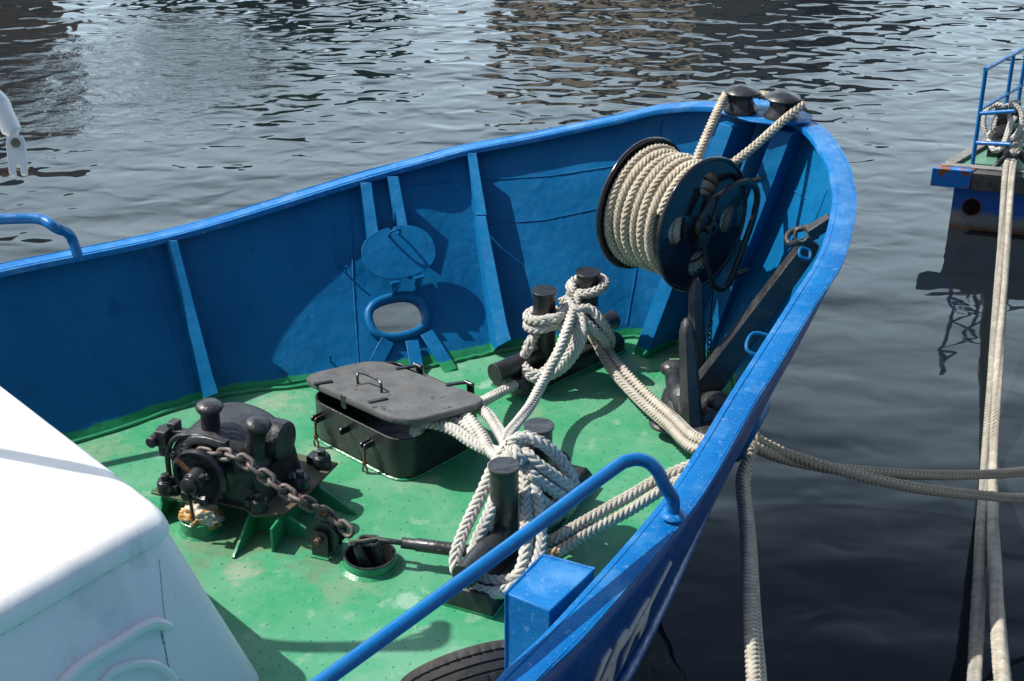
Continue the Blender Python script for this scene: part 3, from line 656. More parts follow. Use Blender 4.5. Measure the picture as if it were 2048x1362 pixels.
# lines from both bitts out through the starboard mooring hole
shc = SH; out = -SN
def line(px_in, px_out, k, lat):
    pts = PL(px_in) + [shc + STn * lat - zz * .05, shc + out * .05 + STn * lat - zz * .055] + [PD(*p) for p in px_out]
    return pts
in1 = [(1180, 648, .22), (1196, 672, .19), (1212, 694, .15), (1238, 731, .12), (1290, 785, .13), (1345, 833, .21), (1404, 880, .36)]
in2 = [(1176, 662, .18), (1192, 684, .16), (1204, 706, .14), (1228, 745, .115), (1280, 801, .12), (1335, 850, .19), (1394, 899, .34)]
o1 = [(1570, 906, 7.50), (1650, 932, 7.66), (1740, 957, 7.85), (1850, 979, 8.1), (1960, 990, 8.4), (2048, 996, 8.65), (2200, 990, 9.1), (2900, 860, 11.5), (3800, 640, 14.5)]
o2 = [(1570, 918, 7.52), (1650, 935, 7.72), (1740, 944, 8.0), (1850, 950, 8.3), (1960, 949, 8.65), (2048, 943, 8.95), (2200, 925, 9.4), (2900, 800, 11.8), (3800, 600, 14.8)]
tag(braid([catmull(line(in1, o1, 0, .04), 12)], RD * .94, 'mooring_line', M_rope_s, smooth=False), 'upper dock line from far bollard over starboard, nearest at the right edge of water', 'rope', 'mooring lines leading off the bow')
tag(braid([catmull(line(in2, o2, 0, -.03), 12)], RD * .94, 'mooring_line', M_rope_s, smooth=False), 'dock line beside the first one, farther of the two at the right edge', 'rope', 'mooring lines leading off the bow')
in3 = [(1086, 1078, .20), (1105, 1080, .20), (1160, 1048, .20), (1250, 997, .22), (1330, 952, .27)]
in4 = [(1080, 1098, .18), (1105, 1108, .17), (1170, 1070, .17), (1258, 1022, .19), (1338, 972, .25)]
o3 = [(1484, 958, 7.1), (1492, 1050, 6.7), (1497, 1150, 6.2), (1502, 1260, 5.75), (1508, 1362, 5.4), (1516, 1500, 5.0), (1560, 2300, 3.6), (1700, 4200, 2.2)]
o4 = [(1489, 966, 7.15), (1498, 1060, 6.78), (1505, 1160, 6.28), (1511, 1265, 5.83), (1518, 1362, 5.48), (1527, 1500, 5.08), (1580, 2300, 3.65), (1740, 4200, 2.25)]
tag(braid([catmull(line(in3, o3, 0, -.08), 12)], RD * .92, 'mooring_line', M_rope_s, smooth=False), 'rust stained dock line from near bollard, hanging left strand outside the hull', 'rope', 'mooring lines leading off the bow')
tag(braid([catmull(line(in4, o4, 0, -.11), 12)], RD * .92, 'mooring_line', M_rope_s, smooth=False), 'clean paler dock line from near bollard, hanging right strand outside the hull', 'rope', 'mooring lines leading off the bow')

# ------------------------------------------------------------------ hatch
ht = thing('deck_hatch', 'black deck hatch with its dusty lid propped ajar by ropes', 'hatch', (-.62, 7.08, 0))
hp_ = [P(612, 868), P(803, 968), P(984, 886), P(782, 790)]
hc = sum(hp_, V()) / 4; ex = (hp_[1] - hp_[0]).normalized(); ey = V((-ex.y, ex.x, 0))
la = (hp_[1] - hp_[0]).length * .5; lb = abs((hp_[3] - hp_[0]).dot(ey) + (hp_[2] - hp_[1]).dot(ey)) * .25
def rect(c, a, b, z): return [c - ex * a - ey * b + zz * z, c + ex * a - ey * b + zz * z, c + ex * a + ey * b + zz * z, c - ex * a + ey * b + zz * z]
HZ = 0.245
ro = [roundpoly(rect(hc, la, lb, z), .14, 8) for z in (0, HZ)]
ri = [roundpoly(rect(hc, la - .012, lb - .012, z), .13, 8) for z in (HZ, .02)]
cmb = MB(); cmb.grid([ro[0], ro[1], ri[0], ri[1]], True); n_ = len(ri[1]); cmb.f.append(tuple(len(cmb.v) - n_ + k for k in range(n_)))
cmb.build('coaming', M_black, ht, bevel=0.002)
MB().tube(roundpoly(rect(hc, la + .004, lb + .004, .006), .14, 8), 0.008, 6, closed=True).build('coaming_weld', M_green_gloss, ht)
lidc = [P(596, 752, .315), P(806, 846, .40), P(985, 800, .385), P(752, 716, .305)]
lo_ = roundpoly(lidc, [.13, .17, .13, .15], 8); ln = (lidc[1] - lidc[0]).cross(lidc[3] - lidc[0]).normalized()
lc = sum(lidc, V()) / 4
sk = lambda ps, s, dz: [lc + (p - lc) * s + ln * dz for p in ps]
lid = MB().rings([sk(lo_, .985, -.036), sk(lo_, 1.0, -.03), sk(lo_, 1.0, -.007), sk(lo_, .985, 0)]).build('lid', M_black_dust, ht, ang=40)
def onlid(x, y, off=0):
    d = ray(x, y); t = (lc + ln * off - EYE).dot(ln) / d.dot(ln); return EYE + d * t
MB().tube(catmull([onlid(716, 768), onlid(716, 768) + ln * .045, onlid(722, 766) + ln * .06, onlid(755, 779) + ln * .06, onlid(763, 785) + ln * .045, onlid(763, 785)], 4), 0.0075, 8).build('handle', M_black, lid)
for a, b in (((628, 770), (665, 764)), ((737, 806), (775, 798)), ((792, 739), (836, 732)), ((892, 771), (938, 765))):
    lp_ = MB(); A_, B_ = onlid(*a), onlid(*b); u = (B_ - A_).normalized(); w = ln.cross(u)
    lp_.box((A_ + B_) * .5 + ln * .004, (u, w, ln), ((B_ - A_).length * .5, .013, .006)); lp_.build('hinge_strap', M_black, ht, bevel=.002)
for a in ((836, 733), (938, 768)):
    lp_ = MB(); c = onlid(*a) + ln * .004; w = ex; lp_.tube([c - w * .03, c + w * .03], 0.013, 10); lp_.box(c + ey * .012 - zz * .05, (ex, ey, zz), (.024, .006, .05)); lp_.build('hinge', M_black, ht, bevel=0.002)
tb = MB(); tc = onlid(688, 792); tb.prism([q for q in circ(tc - ln * .05, ex, ln, .022, 16)] , -ey * .008); tb.box(tc - ln * .022 - ey * .004, (ex, ey, ln), (.021, .004, .028)); tb.build('hasp', M_black, ht, bevel=.002)
fy = hc - ey * lb
def onface(x, y):
    d = ray(x, y); t = (fy - EYE).dot(ey) / d.dot(ey); return EYE + d * t
hb_ = MB(); c = onface(697, 856); hb_.box(c - ey * .02, (ex, ey, zz), (.006, .03, .02)); hb_.lathe(c - ey * .045 + ex * .006, -ex, [(.021, 0), (.021, .012)], 16); hb_.build('padlock_eye', M_black, ht, bevel=.002)
for (x, y) in ((644, 832), (742, 884)):
    c = onface(x, y); d = MB()
    for s in (-.014, .014): d.box(c + ex * s - ey * .022, (ex, ey, zz), (.005, .026, .017)); d.lathe(c + ex * (s - .005) - ey * .048, ex, [(.017, 0), (.017, .010)], 14)
    d.tube([c - ex * .026 - ey * .046, c + ex * .026 - ey * .046], .006, 8)
    dog = d.build('lid_dog', M_black, ht, bevel=.0015)
    p = c - ey * .047; MB().tube([p, p - zz * .10 - ey * .004], .0075, 10).lathe(p - zz * .095 - ey * .004, -zz, [(.012, 0), (.013, .012), (.010, .02)], 10).build('swing_bolt', M_rust_bright, dog)
    m2 = MB(); q = p - zz * .115 - ey * .005; m2.tube([q + ex * .006, q + ex * .018 - zz * .03, q + ex * .012 - zz * .058, q - ex * .012 - zz * .058, q - ex * .018 - zz * .03, q - ex * .006], .0065, 8, closed=True); m2.build('eye_nut', M_bronze, dog, ang=80)

# ------------------------------------------------------------------ windlass
wl = thing('anchor_windlass', 'black cast iron windlass on a rusty green plate with two domed knobs', 'windlass', (-1.42, 6.35, 0))
wc = V((.925, -.38, 0)); wa = V((-.38, -.925, 0)); WO = V((-1.47, 6.27, 0))
def w(c, a, z): return WO + wc * c + wa * a + zz * z
plate = [(-.31, .10), (-.02, .10), (.02, .05), (.20, .05), (.27, .09), (.40, .02), (.42, -.10), (.42, -.50), (-.29, -.50)]
MB().prism([w(c, a, .135) for c, a in plate], zz * .014).build('mounting_plate', M_plate, wl, bevel=.003)
for (c0, a0, c1, a1) in ((-.26, .07, -.24, .17), (.23, .05, .25, .26), (.36, -.02, .58, -.03), (.40, -.30, .62, -.30), (-.25, -.1, -.40, -.1), (.38, .0, .33, -.4)):
    A_, B_ = w(c0, a0, .134), w(c0, a0, 0); D_ = w(c1, a1, 0); E_ = w(c0 * .55, a0 - .15, .134); F_ = w(c0 * .55, a0 - .15, 0)
    d = (D_ - B_).normalized(); nn = d.cross(zz) * .006
    MB().prism([A_ - nn, D_ - nn + zz * .012, D_ - nn, B_ - nn - d * .14, B_ - nn - d * .14 + zz * .134], nn * 2).build('gusset', M_green_gloss, wl)
prof = [(-.245, .15), (-.245, .30), (-.225, .38), (-.17, .445), (-.07, .475), (.04, .47), (.13, .44), (.20, .385), (.245, .31), (.28, .15)]
body = MB()
def sect(a, s, dz=0): return [w(c * s + .02 * (1 - s), a, .15 + (z - .15) * s + dz) for c, z in catmull2(prof)]
def catmull2(p): 
    q = catmull([V((a, b, 0)) for a, b in p], 3); return [(v.x, v.y) for v in q]
body.rings([sect(.02, .90), sect(.0, .97), sect(-.03, 1.0), sect(-.34, 1.0), sect(-.38, .96), sect(-.41, .86)])
body.build('housing', M_black_cast, wl, ang=50)
x = MB(); x.lathe(w(.235, -.25, .38), wc, [(.105, -.10), (.105, .02), (.10, .04), (.08, .05), (.03, .056), (.001, .056)], 30); x.build('motor_end', M_black_cast, wl)
rib = MB()                                                  # front flange rim, window recess, feet
rim = [w(c * 1.02, .012, .15 + (z - .15) * 1.02) for c, z in catmull2(prof)]
rib.tube(rim, .014, 8); rib.build('housing_flange', M_black_cast, wl)
rc = MB(); rc.prism([w(.288, -.10, .20), w(.288, -.22, .20), w(.262, -.22, .31), w(.262, -.10, .31)], wc * .004); rc.build('inspection_opening', paint('deep_black_opening', (.002, .002, .002), .8, None, (), ()), wl)
for (c, a) in ((-.24, .06), (.27, .03), (.36, -.22), (-.24, -.42), (.36, -.44)):
    ft = MB(); ft.lathe(w(c, a, .149), zz, [(.046, 0), (.046, .05), (.040, .062), (.001, .062)], 18); ft.box(w(c * .88, a - .02, .172), (wc, wa, zz), (.04, .035, .022)); bolt(ft, w(c, a, .21), zz, .024, .03, True); ft.build('foot_bolt', M_black, wl, bevel=.003)
def knob(px, py, z, tilt, r):
    top = P(px, py, z); d = (zz + tilt).normalized(); b = top - d * .165
    MB().lathe(b, d, [(.060, -.05), (.052, 0), (.047, .04), (.047, .115), (.060, .125), (r, .138), (r + .003, .148), (r - .004, .158), (r * .75, .168), (r * .35, .174), (.001, .175)], 32).build('warping_knob', M_black_cast, wl, ang=60)
knob(418, 806, .61, V((.02, 0, 0)), .066); knob(518, 842, .565, wc * .25, .062)
gy = MB(); GZ = .315
gy.lathe(w(0, .0, GZ), wa, [(.10, 0), (.145, .005), (.145, .02), (.100, .035), (.088, .055), (.100, .078), (.148, .092), (.152, .112), (.142, .124), (.122, .120), (.112, .10), (.06, .095), (.001, .095)], 40)
for k in range(7):
    a = 2 * math.pi * k / 7; u = wc * math.cos(a) + zz * math.sin(a); v_ = wa.cross(u); gy.box(w(0, .055, GZ) + u * .094, (u, v_, wa), (.012, .016, .02))
gy.build('chain_wheel', M_black_gloss, wl, ang=45)
hb2 = MB(); hb2.lathe(w(0, .08, GZ), wa, [(.058, 0), (.055, .09), (.050, .10), (.046, .10), (.046, .13), (.03, .14), (.001, .14)], 24)
bolt(hb2, w(-.015, .19, GZ - .05), wa, .026, .03); hb2.tube([w(-.05, .19, GZ - .055), w(.05, .19, GZ - .04)], .016, 8)
hb2.build('brake_hub', M_black, wl, bevel=.002)
MB().tube([w(-.02, .14, GZ + .03), w(-.095, .15, GZ + .10)], .013, 10).build('clutch_pin', M_rust_bright, wl)
MB().tube([w(.02, .15, GZ + .02), w(.085, .15, GZ + .05)], .016, 10).tube([w(.055, .13, GZ + .02), w(.06, .17, GZ + .06)], .01, 8).build('clutch_pin', M_black, wl)
MB().tube([w(-.01, .19, GZ - .09), w(0, .20, .12)], .009, 8).build('drain_rod', M_rust, wl)
arm = MB(); arm.tube(catmull([w(-.11, .03, GZ + .10), w(-.08, .035, GZ + .145), w(0, .035, GZ + .165), w(.10, .035, GZ + .16)], 6), .016, 8, flat=1.5); arm.box(w(.115, .035, GZ + .15), (wc, wa, zz), (.012, .02, .04)); bolt(arm, w(-.115, .035, GZ + .09), wa, .02, .03)
arm.build('brake_band', M_black, wl, bevel=.002)
lv = MB(); lv.box(w(-.235, -.05, .43), (wc + zz * .1, wa, zz), (.10, .022, .018)); lv.box(w(-.27, -.02, .415), (wc, wa, zz), (.03, .045, .045)); lv.lathe(w(-.315, .02, .40), wa, [(.03, -.05), (.03, .03)], 14); lv.box(w(-.24, -.06, .46), (wc, wa, zz), (.025, .03, .025))
lv.box(w(-.29, -.03, .36), (wc, wa, zz), (.02, .03, .06)); lv.build('clutch_lever', M_black_cast, wl, bevel=.006)
for (c, z) in ((-.19, .26), (-.20, .34), (-.175, .21), (-.12, .42), (.2, .36), (.23, .25), (-.17, .30)): bolt(MB(), w(c, .022, z), wa, .015, .018).build('cover_bolt', M_black, wl, bevel=.0015)
# ------------------------------------------------------------------ anchor chain, chain roller, stopper, chain pipe
rl = thing('chain_roller', 'small black deck roller under the anchor chain', 'roller', P(650, 1100, 0))
RC = P(641, 1077, .105); ra = V((-.35, -.93, 0)).normalized(); rb = V((-ra.y, ra.x, 0))
MB().lathe(RC - ra * .012, -ra, [(.088, 0), (.090, .004), (.088, .010), (.050, .014), (.050, .085), (.088, .089), (.090, .095), (.088, .10)], 32).build('wheel', M_black, rl, ang=50)
def cheek(o): 
    b = RC + ra * o; MB().prism([b - rb * .045 - zz * .105, b + rb * .045 - zz * .105, b + rb * .045 + zz * .025, b + rb * .03 + zz * .045, b - rb * .03 + zz * .045, b - rb * .045 + zz * .025], ra * .010).build('cheek_plate', M_black, rl, bevel=.003)
cheek(.004); cheek(-.135)
MB().lathe(RC - ra * .13, ra, [(.018, 0), (.018, .165), (.014, .172), (.001, .172)], 14).tube([RC + ra * .03 + zz * .03, RC + ra * .03 - zz * .035], .003, 5).build('pin', M_rust, rl)
MB().tube([RC + ra * .018 - rb * .05 - zz * .1, RC + ra * .018 + rb * .05 - zz * .1], .008, 6).build('foot_weld', M_green_gloss, rl)
ac = thing('anchor_chain', 'heavy weathered anchor chain running from windlass over the deck roller', 'chain', P(560, 1010, 0))
arc = [w(.105 * math.cos(math.radians(d)), .055, GZ + .105 * math.sin(math.radians(d))) for d in (175, 150, 125, 100, 78, 60)]
def atA(x, y, a):      # pixel on the vertical plane at distance a in front of the windlass face
    d = ray(x, y); return EYE + d * ((WO + wa * a - EYE).dot(wa) / d.dot(wa))
cp = catmull(arc[:5] + [atA(470, 912, .075), atA(530, 953, .09), atA(580, 989, .10), atA(614, 1006, .11), P(650, 1027, .215), P(684, 1050, .18), P(706, 1072, .15)], 8)
chain(cp, .088, .050, .0115, M_chain, ac, tilt=.5)
sb = MB(); s0 = atA(606, 1002, .112); s1 = P(652, 1030, .225); sb.tube([s0, s1], .0105, 10); sb.box(s0, ((s1 - s0), zz, (s1 - s0).cross(zz)), (.02, .02, .022)); sb.build('joining_shackle', M_rust_bright, ac, bevel=.003)
cs = thing('chain_stopper', 'black bottle screw chain stopper stretched along the deck to the near bollard', 'chain stopper', P(850, 1130, 0))
t0, t1 = P(800, 1085, .125), P(915, 1100, .125); td = (t1 - t0).normalized()
MB().lathe(t0 + td * .01, td, [(.012, -.02), (.012, 0), (.027, .0), (.027, .065), (.032, .075), (.032, .40), (.027, .41), (.001, .41)], 22).build('sleeve', M_black, cs)
MB().lathe(t0 + td * .20 - (td.cross(zz)) * -.029, td.cross(zz), [(.011, 0), (.011, .004), (.004, .004), (.004, -.01)], 14).build('tommy_hole', M_rust_bright, cs)
MB().lathe(t0 + td * .001, td, [(.0135, -.008), (.0135, .0095)], 14).build('thread', M_rust_bright, cs)
lk = MB(); link(lk, t0 - td * .052, td, td.cross(zz) * .6 + zz * .4, .135, .060, .0125); lk.build('long_link', M_black, cs, ang=80)
sc = MB(); sp = P(738, 1082, .135); sdv = V((1, -.1, 0)).normalized()
link(sc, sp, sdv, V((.1, 1, .3)), .10, .05, .011); sc.build('claw_link', M_black, cs, ang=80)
sk2 = MB(); sk2.tube([P(706, 1085, .15), P(760, 1076, .15)], .009, 8); sk2.lathe(P(704, 1085, .15), V((-1, -.2, 0)), [(.016, -.012), (.017, .012), (.012, .016), (.001, .016)], 10); sk2.build('shackle_pin', M_bronze, cs)
for (a, b, c) in (((712, 1082, .14), (720, 1108, .09), (742, 1150, -.05)), ((744, 1076, .14), (756, 1105, .08), (768, 1150, -.05))):
    MB().tube(catmull(PL([a, b, c]), 6), [.016 + .0008 * i for i in range(13)], 10, flat=1.3).build('claw', M_black, cs)
pp = thing('chain_pipe', 'round green chain pipe mouth in the deck, open and dark inside', 'chain pipe', P(740, 1130, 0))
PC = P(741, 1128, 0)
MB().lathe(PC, zz, [(.1265, .0), (.127, .05), (.124, .056), (.120, .05), (.120, 0)], 44, True).lathe(PC, zz, [(.150, .0), (.128, .014), (.125, 0)], 40, True).build('rim_pipe', M_green_gloss, pp)
ip = MB(); vs = []
for r_, z_ in ((.126, .056), (.125, .060), (.116, .060), (.114, .05), (.112, -.02), (.11, -.45)): vs.append([PC + V((math.cos(2 * math.pi * k / 44), math.sin(2 * math.pi * k / 44), 0)) * r_ + zz * z_ for k in range(44)])
ip.grid(vs, True); o_ = len(ip.v) - 44; ip.f.append(tuple(o_ + k for k in range(44))); ip.build('pipe_mouth', M_black, pp, fix=True)
vp = thing('deck_pipe_stub', 'short green pipe stub on deck plugged with a rag', 'pipe', P(402, 1066, 0))
VC = P(402, 1058, 0)
MB().lathe(VC, zz, [(.098, 0), (.098, .075), (.094, .078), (.088, .078), (.086, .05), (.001, .05)], 36).lathe(VC, zz, [(.112, 0), (.099, .012)], 30).build('stub', M_green_gloss, vp)
bm = bmesh.new(); bmesh.ops.create_icosphere(bm, subdivisions=5, radius=1)
from mathutils import noise as mn
for v in bm.verts:
    p = v.co.copy(); f = 1 + .22 * mn.noise(p * 1.6) + .34 * abs(mn.noise(p * 2.6 + V((3, 1, 2)))) - .20 * abs(mn.noise(p * 4.2)) + .02 * mn.noise(p * 12)
    v.co = V((p.x * .098 * f, p.y * .075 * f, p.z * .062 * f)) + V((.01 if p.x > .3 else 0, 0, -.02 * max(p.x, 0)))
me = bpy.data.meshes.new('rag'); bm.to_mesh(me); bm.free(); me.materials.append(M_rag); me.polygons.foreach_set('use_smooth', [True] * len(me.polygons))
rag = bpy.data.objects.new('rag', me); COL.objects.link(rag); rag.location = VC + zz * .088 + V((.01, -.01, 0)); tag(rag, 'crumpled cream and orange stained rag stuffed in the green pipe stub', 'rag')

# ------------------------------------------------------------------ rope reel at the bow
rt = thing('rope_reel', 'black steel rope reel with round holes in its flanges, under the bow rollers', 'reel', (1.0, 7.85, 0.6))
RA = V((.70, -.714, 0)).normalized(); RCn = PY(1345, 428, 7.80); RL = .215; RR = .375
RX = V((RA.y, -RA.x, 0)) * -1; RZ = zz
for s in (-1, 1):
    c = RCn + RA * (RL * s)
    holes_ = [circ(c + RX * (.225 * math.cos(math.radians(a))) + RZ * (.225 * math.sin(math.radians(a))), RX, RZ, .078, 26) for a in (82, 172, 262, 352)]
    mb = MB(); holed_plate(mb, circ(c, RX, RZ, RR, 72), holes_, RA * .006 * s); mb.tube(circ(c + RA * .003 * s, RX, RZ, RR, 72), .013, 10, closed=True)
    mb.build('flange', M_black_gloss, rt, ang=40)
hb3 = MB(); hb3.lathe(RCn + RA * RL, RA, [(.075, -.004), (.06, .03), (.038, .04), (.036, .075), (.030, .078), (.020, .078), (.018, .05), (.001, .05)], 26); hb3.build('hub', M_black, rt)
MB().lathe(RCn - RA * RL, RA, [(.15, 0), (.15, RL * 2)], 30).build('drum', M_black, rt)
def onreel(x, y, off):
    q = RCn + RA * (RL + off); d = ray(x, y); return EYE + d * ((q - EYE).dot(RA) / d.dot(RA))
fr = MB()
fr.tube(catmull([onreel(1400, 440, .05), onreel(1422, 405, .06), onreel(1442, 390, .065), onreel(1478, 366, .065), onreel(1500, 364, .06), onreel(1514, 386, .05), onreel(1508, 430, .03), onreel(1488, 490, .02), onreel(1466, 548, .02), onreel(1452, 572, .02), onreel(1436, 578, .03), onreel(1424, 570, .04)], 7), .019, 12)
fr.tube([onreel(1405, 470, .05), onreel(1414, 530, .06), onreel(1426, 572, .06)], .014, 10); fr.tube([onreel(1438, 400, .05), onreel(1410, 492, .05)], .013, 10)
fr.box(onreel(1405, 478, .05), (RX, RZ, RA), (.03, .04, .012)); bolt(fr, onreel(1402, 470, .065), RA, .013, .012); bolt(fr, onreel(1438, 396, .085), RA, .012, .012)
fr.build('crank_frame', M_black, rt, ang=60)
Fv = V((.714, .70, 0))
for q0_, q1_ in ((onreel(1500, 366, .05), onreel(1500, 366, .05) + Fv * .12), (onreel(1462, 556, .02), onreel(1462, 556, .02) + Fv * .16), (RCn - RA * (RL + .02), RCn - RA * (RL + .02) + Fv * .5)):
    MB().tube([q0_, q1_], .018, 10).build('support_bar', M_black, rt)
RDm = .053
def turns(r0, x0, x1, n, ph, wob=.004, lift=0):
    o = []
    for k in range(int(n * 28) + 1):
        a = 2 * math.pi * k / 28 + ph; t = k / (n * 28); rr = r0 + wob * math.sin(k * .37 + ph) + (lift if t < .16 else 0)
        st_ = x0 + (x1 - x0) * (math.floor(t * n) + max(0, (t * n % 1 - .6) / .4)) / n + .004 * math.sin(k * .21)
        o.append(RCn + RA * st_ + (RX * math.cos(a) + RZ * math.sin(a)) * r0 * (rr / r0))
    return o
pts = turns(.268, -.18, .185, 6.9, 0); inn = turns(.215, .10, .185, 1.9, 1.0) ; inn2 = turns(.17, .12, .185, 1.4, 2.0)
lay2 = turns(.318, -.185, .180, 6.5, -.4, .004, .012)
wz = 1.42 + .085
r1 = V((RO1.x, RO1.y, wz)); r2 = V((RO2.x, RO2.y, wz)); ra_ = .072 + RDm * .5
E1 = RCn + RA * .07 + Fv * .09 + zz * .305; E2 = RCn + RA * .15 + Fv * .22 + zz * .23
a1 = r1 + V((-.9, -.2, 0)).normalized() * (ra_ + .01); a2 = r2 + V((1, -.25, 0)).normalized() * (ra_ + .008); a3 = r2 + V((.75, -.75, 0)).normalized() * (ra_ + .012)
run = [E1, E1.lerp(a1, .5) + V((0, 0, .012)), E1.lerp(a1, .85) + V((0, 0, .012)), a1, r1 + V((-.6, .7, 0)).normalized() * ra_, r1 + V((.3, .95, 0)).normalized() * ra_, r2 + V((.15, 1, 0)).normalized() * ra_, r2 + V((.85, .55, 0)).normalized() * ra_, a2, a3, a3.lerp(E2, .2), a3.lerp(E2, .6) - V((0, 0, .012)), E2]
tag(braid([pts, lay2, inn, inn2, catmull(run, 12)], RDm, 'reel_rope', M_rope_c, smooth=False), 'cream plaited rope wound on the reel and looped round the bow rollers', 'rope')
hch = thing('hanging_chain', 'thin black chain hanging down from the rope reel frame', 'chain', P(1430, 690, .1))
c0 = onreel(1426, 572, .04)
chain([c0, c0 + V((0.0, 0, -.25)), c0 + V((.005, .02, -.52))], .040, .024, .0042, M_black, hch)

# ------------------------------------------------------------------ anchor
an = thing('stockless_anchor', 'black stockless anchor lying on deck with its shank against starboard rail', 'anchor', (1.0, 7.2, 0))
S0, S1 = P(1405, 782, .17), P(1612, 500, 1.03); sdv = (S1 - S0).normalized(); sn = V((0, -1, 0)); sn = (sn - sdv * sn.dot(sdv)).normalized(); su_ = sn.cross(sdv)
mb = MB(); cr = lambda p, a, b: [p - sn * a - su_ * b, p + sn * a - su_ * b, p + sn * a + su_ * b, p - sn * a + su_ * b]
mb.rings([cr(S0 - sdv * .1, .05, .075), cr(S0, .05, .075), cr(S1, .042, .05), cr(S1 + sdv * .06, .03, .04)]); mb.build('shank', M_black_cast, an, bevel=.006)
sh = MB(); q = P(1612, 478, 1.12); sh.tube(catmull([q + V((.06, 0, .02)), q + V((-.02, -.03, .0)), q + V((-.085, -.04, -.01)), q + V((-.10, .0, .0)), q + V((-.07, .05, .02)), q + V((.03, .05, .05)), q + V((.1, .04, .06))], 6), .017, 10); sh.box(q + V((.07, .02, .06)), (V((1, .2, .6)), V((0, 1, 0)), V((-.6, 0, 1))), (.07, .035, .03)); sh.build('shackle', M_black_cast, an, bevel=.005)
MB().tube(circ(P(1602, 470, 1.16), V((1, 0, 0)), V((0, .4, .9)), .035, 20), .006, 8, closed=True).build('shackle_ring', M_bronze, an)
def fluke(tip, base, wb_, wt, db, dt, lean):
    T_, B_ = V(tip), V(base); ax = (T_ - B_).normalized(); X_ = V((1, 0.1, 0)); X_ = (X_ - ax * X_.dot(ax)).normalized(); Y_ = ax.cross(X_); m = MB(); rows = []
    for t in (0, .25, .5, .72, .88, .96, 1.0):
        ww = wb_ + (wt - wb_) * t; dd = db + (dt - db) * t
        if t > .9: ww *= .72 if t < 1 else .3; dd *= .7 if t < 1 else .25
        c = B_.lerp(T_, t) - Y_ * (lean * t * t)
        rows.append([c + X_ * (ww * a) + Y_ * (dd * b) for a, b in ((-1, -.5), (-.55, -1), (.55, -1), (1, -.5), (1, .5), (.55, 1), (-.55, 1), (-1, .5))])
    m.rings(rows); return m.build('fluke', M_black_cast, an, ang=50)
fluke(P(1392, 555, .80), P(1394, 745, .20), .046, .036, .085, .05, 0)
fluke(P(1373, 636, .70), P(1384, 868, .06), .056, .036, .095, .05, 0)
cw = MB(); cc = V((1.02, 7.18, .09))
ell(cw, V((1.0, 7.28, .10)), V((.17, -.03, 0)), V((.02, .24, 0)), V((0, 0, .10))); ell(cw, V((1.10, 7.15, .12)), V((.12, -.03, .02)), V((.02, .16, 0)), V((0, 0, .10)))
cw.tube(catmull(PL([(1345, 735, .10), (1352, 780, .14), (1372, 825, .16), (1395, 850, .12)]), 5), [.05] * 16, 10)
cw.tube(catmull(PL([(1395, 850, .10), (1420, 832, .15), (1442, 802, .20)]), 5), [.055 - .002 * i for i in range(11)], 10); cw.build('crown', M_black_cast, an, ang=60)
for (x, y, z, a, b, c_) in ((1350, 738, .12, .085, .07, .05), (1350, 850, .07, .14, .09, .032), (1428, 862, .12, .15, .10, .032), (1440, 808, .20, .075, .06, .06), (1372, 800, .14, .10, .10, .10)):
    m = MB(); ell(m, P(x, y, z), V((a, -.02, 0)), V((.02, b, 0)), V((0, 0, c_)), 22, 10); m.build('palm', M_black_cast, an, ang=60)

# ------------------------------------------------------------------ tyre by the starboard bulwark
ty = thing('old_tyre', 'worn black car tyre leaning inside the starboard bulwark', 'tyre', (-.3, 4.6, 0))
TC = P(972, 1328, .56) ; ta = V((.30, -.75, -.58)).normalized(); 
tu = zz - ta * zz.dot(ta); tu.normalize(); TC = TC - tu * .29; tv = ta.cross(tu); TR = .305
prof_t = [(-.062, .19), (-.082, .215), (-.092, .25), (-.086, .282), (-.070, .297), (-.05, .302), (-.047, .296), (-.041, .296), (-.038, .303), (-.012, .305), (-.009, .298), (-.003, .298), (0, .305), (.026, .304), (.029, .297), (.035, .297), (.038, .302), (.062, .298), (.084, .282), (.092, .25), (.082, .215), (.062, .19)]
rows = []; NT_ = 160
for k in range(NT_):
    a = 2 * math.pi * k / NT_; u = tu * math.cos(a) + tv * math.sin(a); row = []
    for x_, r_ in prof_t:
        rr_ = r_ * .95 - (.006 if (k % 4 == 0 and .04 < abs(x_) < .075 and r_ > .29) else 0); row.append(TC + ta * x_ + u * rr_)
    rows.append(row)
rows.append(rows[0]); m = MB().grid(rows); m.build('tread', M_rubber, ty, ang=30)

# ------------------------------------------------------------------ white cabin corner
cb = thing('white_cabin', 'white painted cabin corner with rounded roof edge and raised moulding', 'cabin', (-1.8, 5.0, 0))
cA, cC, cB = P(0, 785, .80), P(290, 1010, .80), P(0, 1172, .80)
e1 = (cA - cC).normalized(); e2 = (cB - cC).normalized(); c0 = cC + e1 * -.01
def quad(z, out1, out2):   # out1: outward from edge1 (forward), out2: outward from edge2 (starboard)
    n1 = V((-e1.y, e1.x, 0)); n1 = n1 if n1.dot(e2) < 0 else -n1
    n2 = V((-e2.y, e2.x, 0)); n2 = n2 if n2.dot(e1) < 0 else -n2
    s = e1.cross(e2).z; den = abs(s)
    c = V((cC.x, cC.y, z)) - e2 * (out1 / den) - e1 * (out2 / den)
    return [c, c + e1 * 2.2, c + e1 * 2.2 + e2 * 2.0, c + e2 * 2.0]
DIRTLINE = []
rows = []
for z, o1_, o2_, r_ in ((-.0, .25, .46, .14), (.35, .155, .275, .13), (.60, .09, .145, .12), (.675, .07, .10, .11), (.682, .082, .112, .12), (.70, .083, .113, .12), (.735, .075, .10, .13), (.765, .055, .08, .14), (.785, .03, .05, .15), (.797, -.005, .01, .16), (.80, -.05, -.04, .16)):
    rows.append(roundpoly(quad(z, o1_, o2_), [r_, .05, .05, .05], 8))
cbm = MB().rings(rows); cbm.build('cabin_shell', M_white, cb, ang=60)
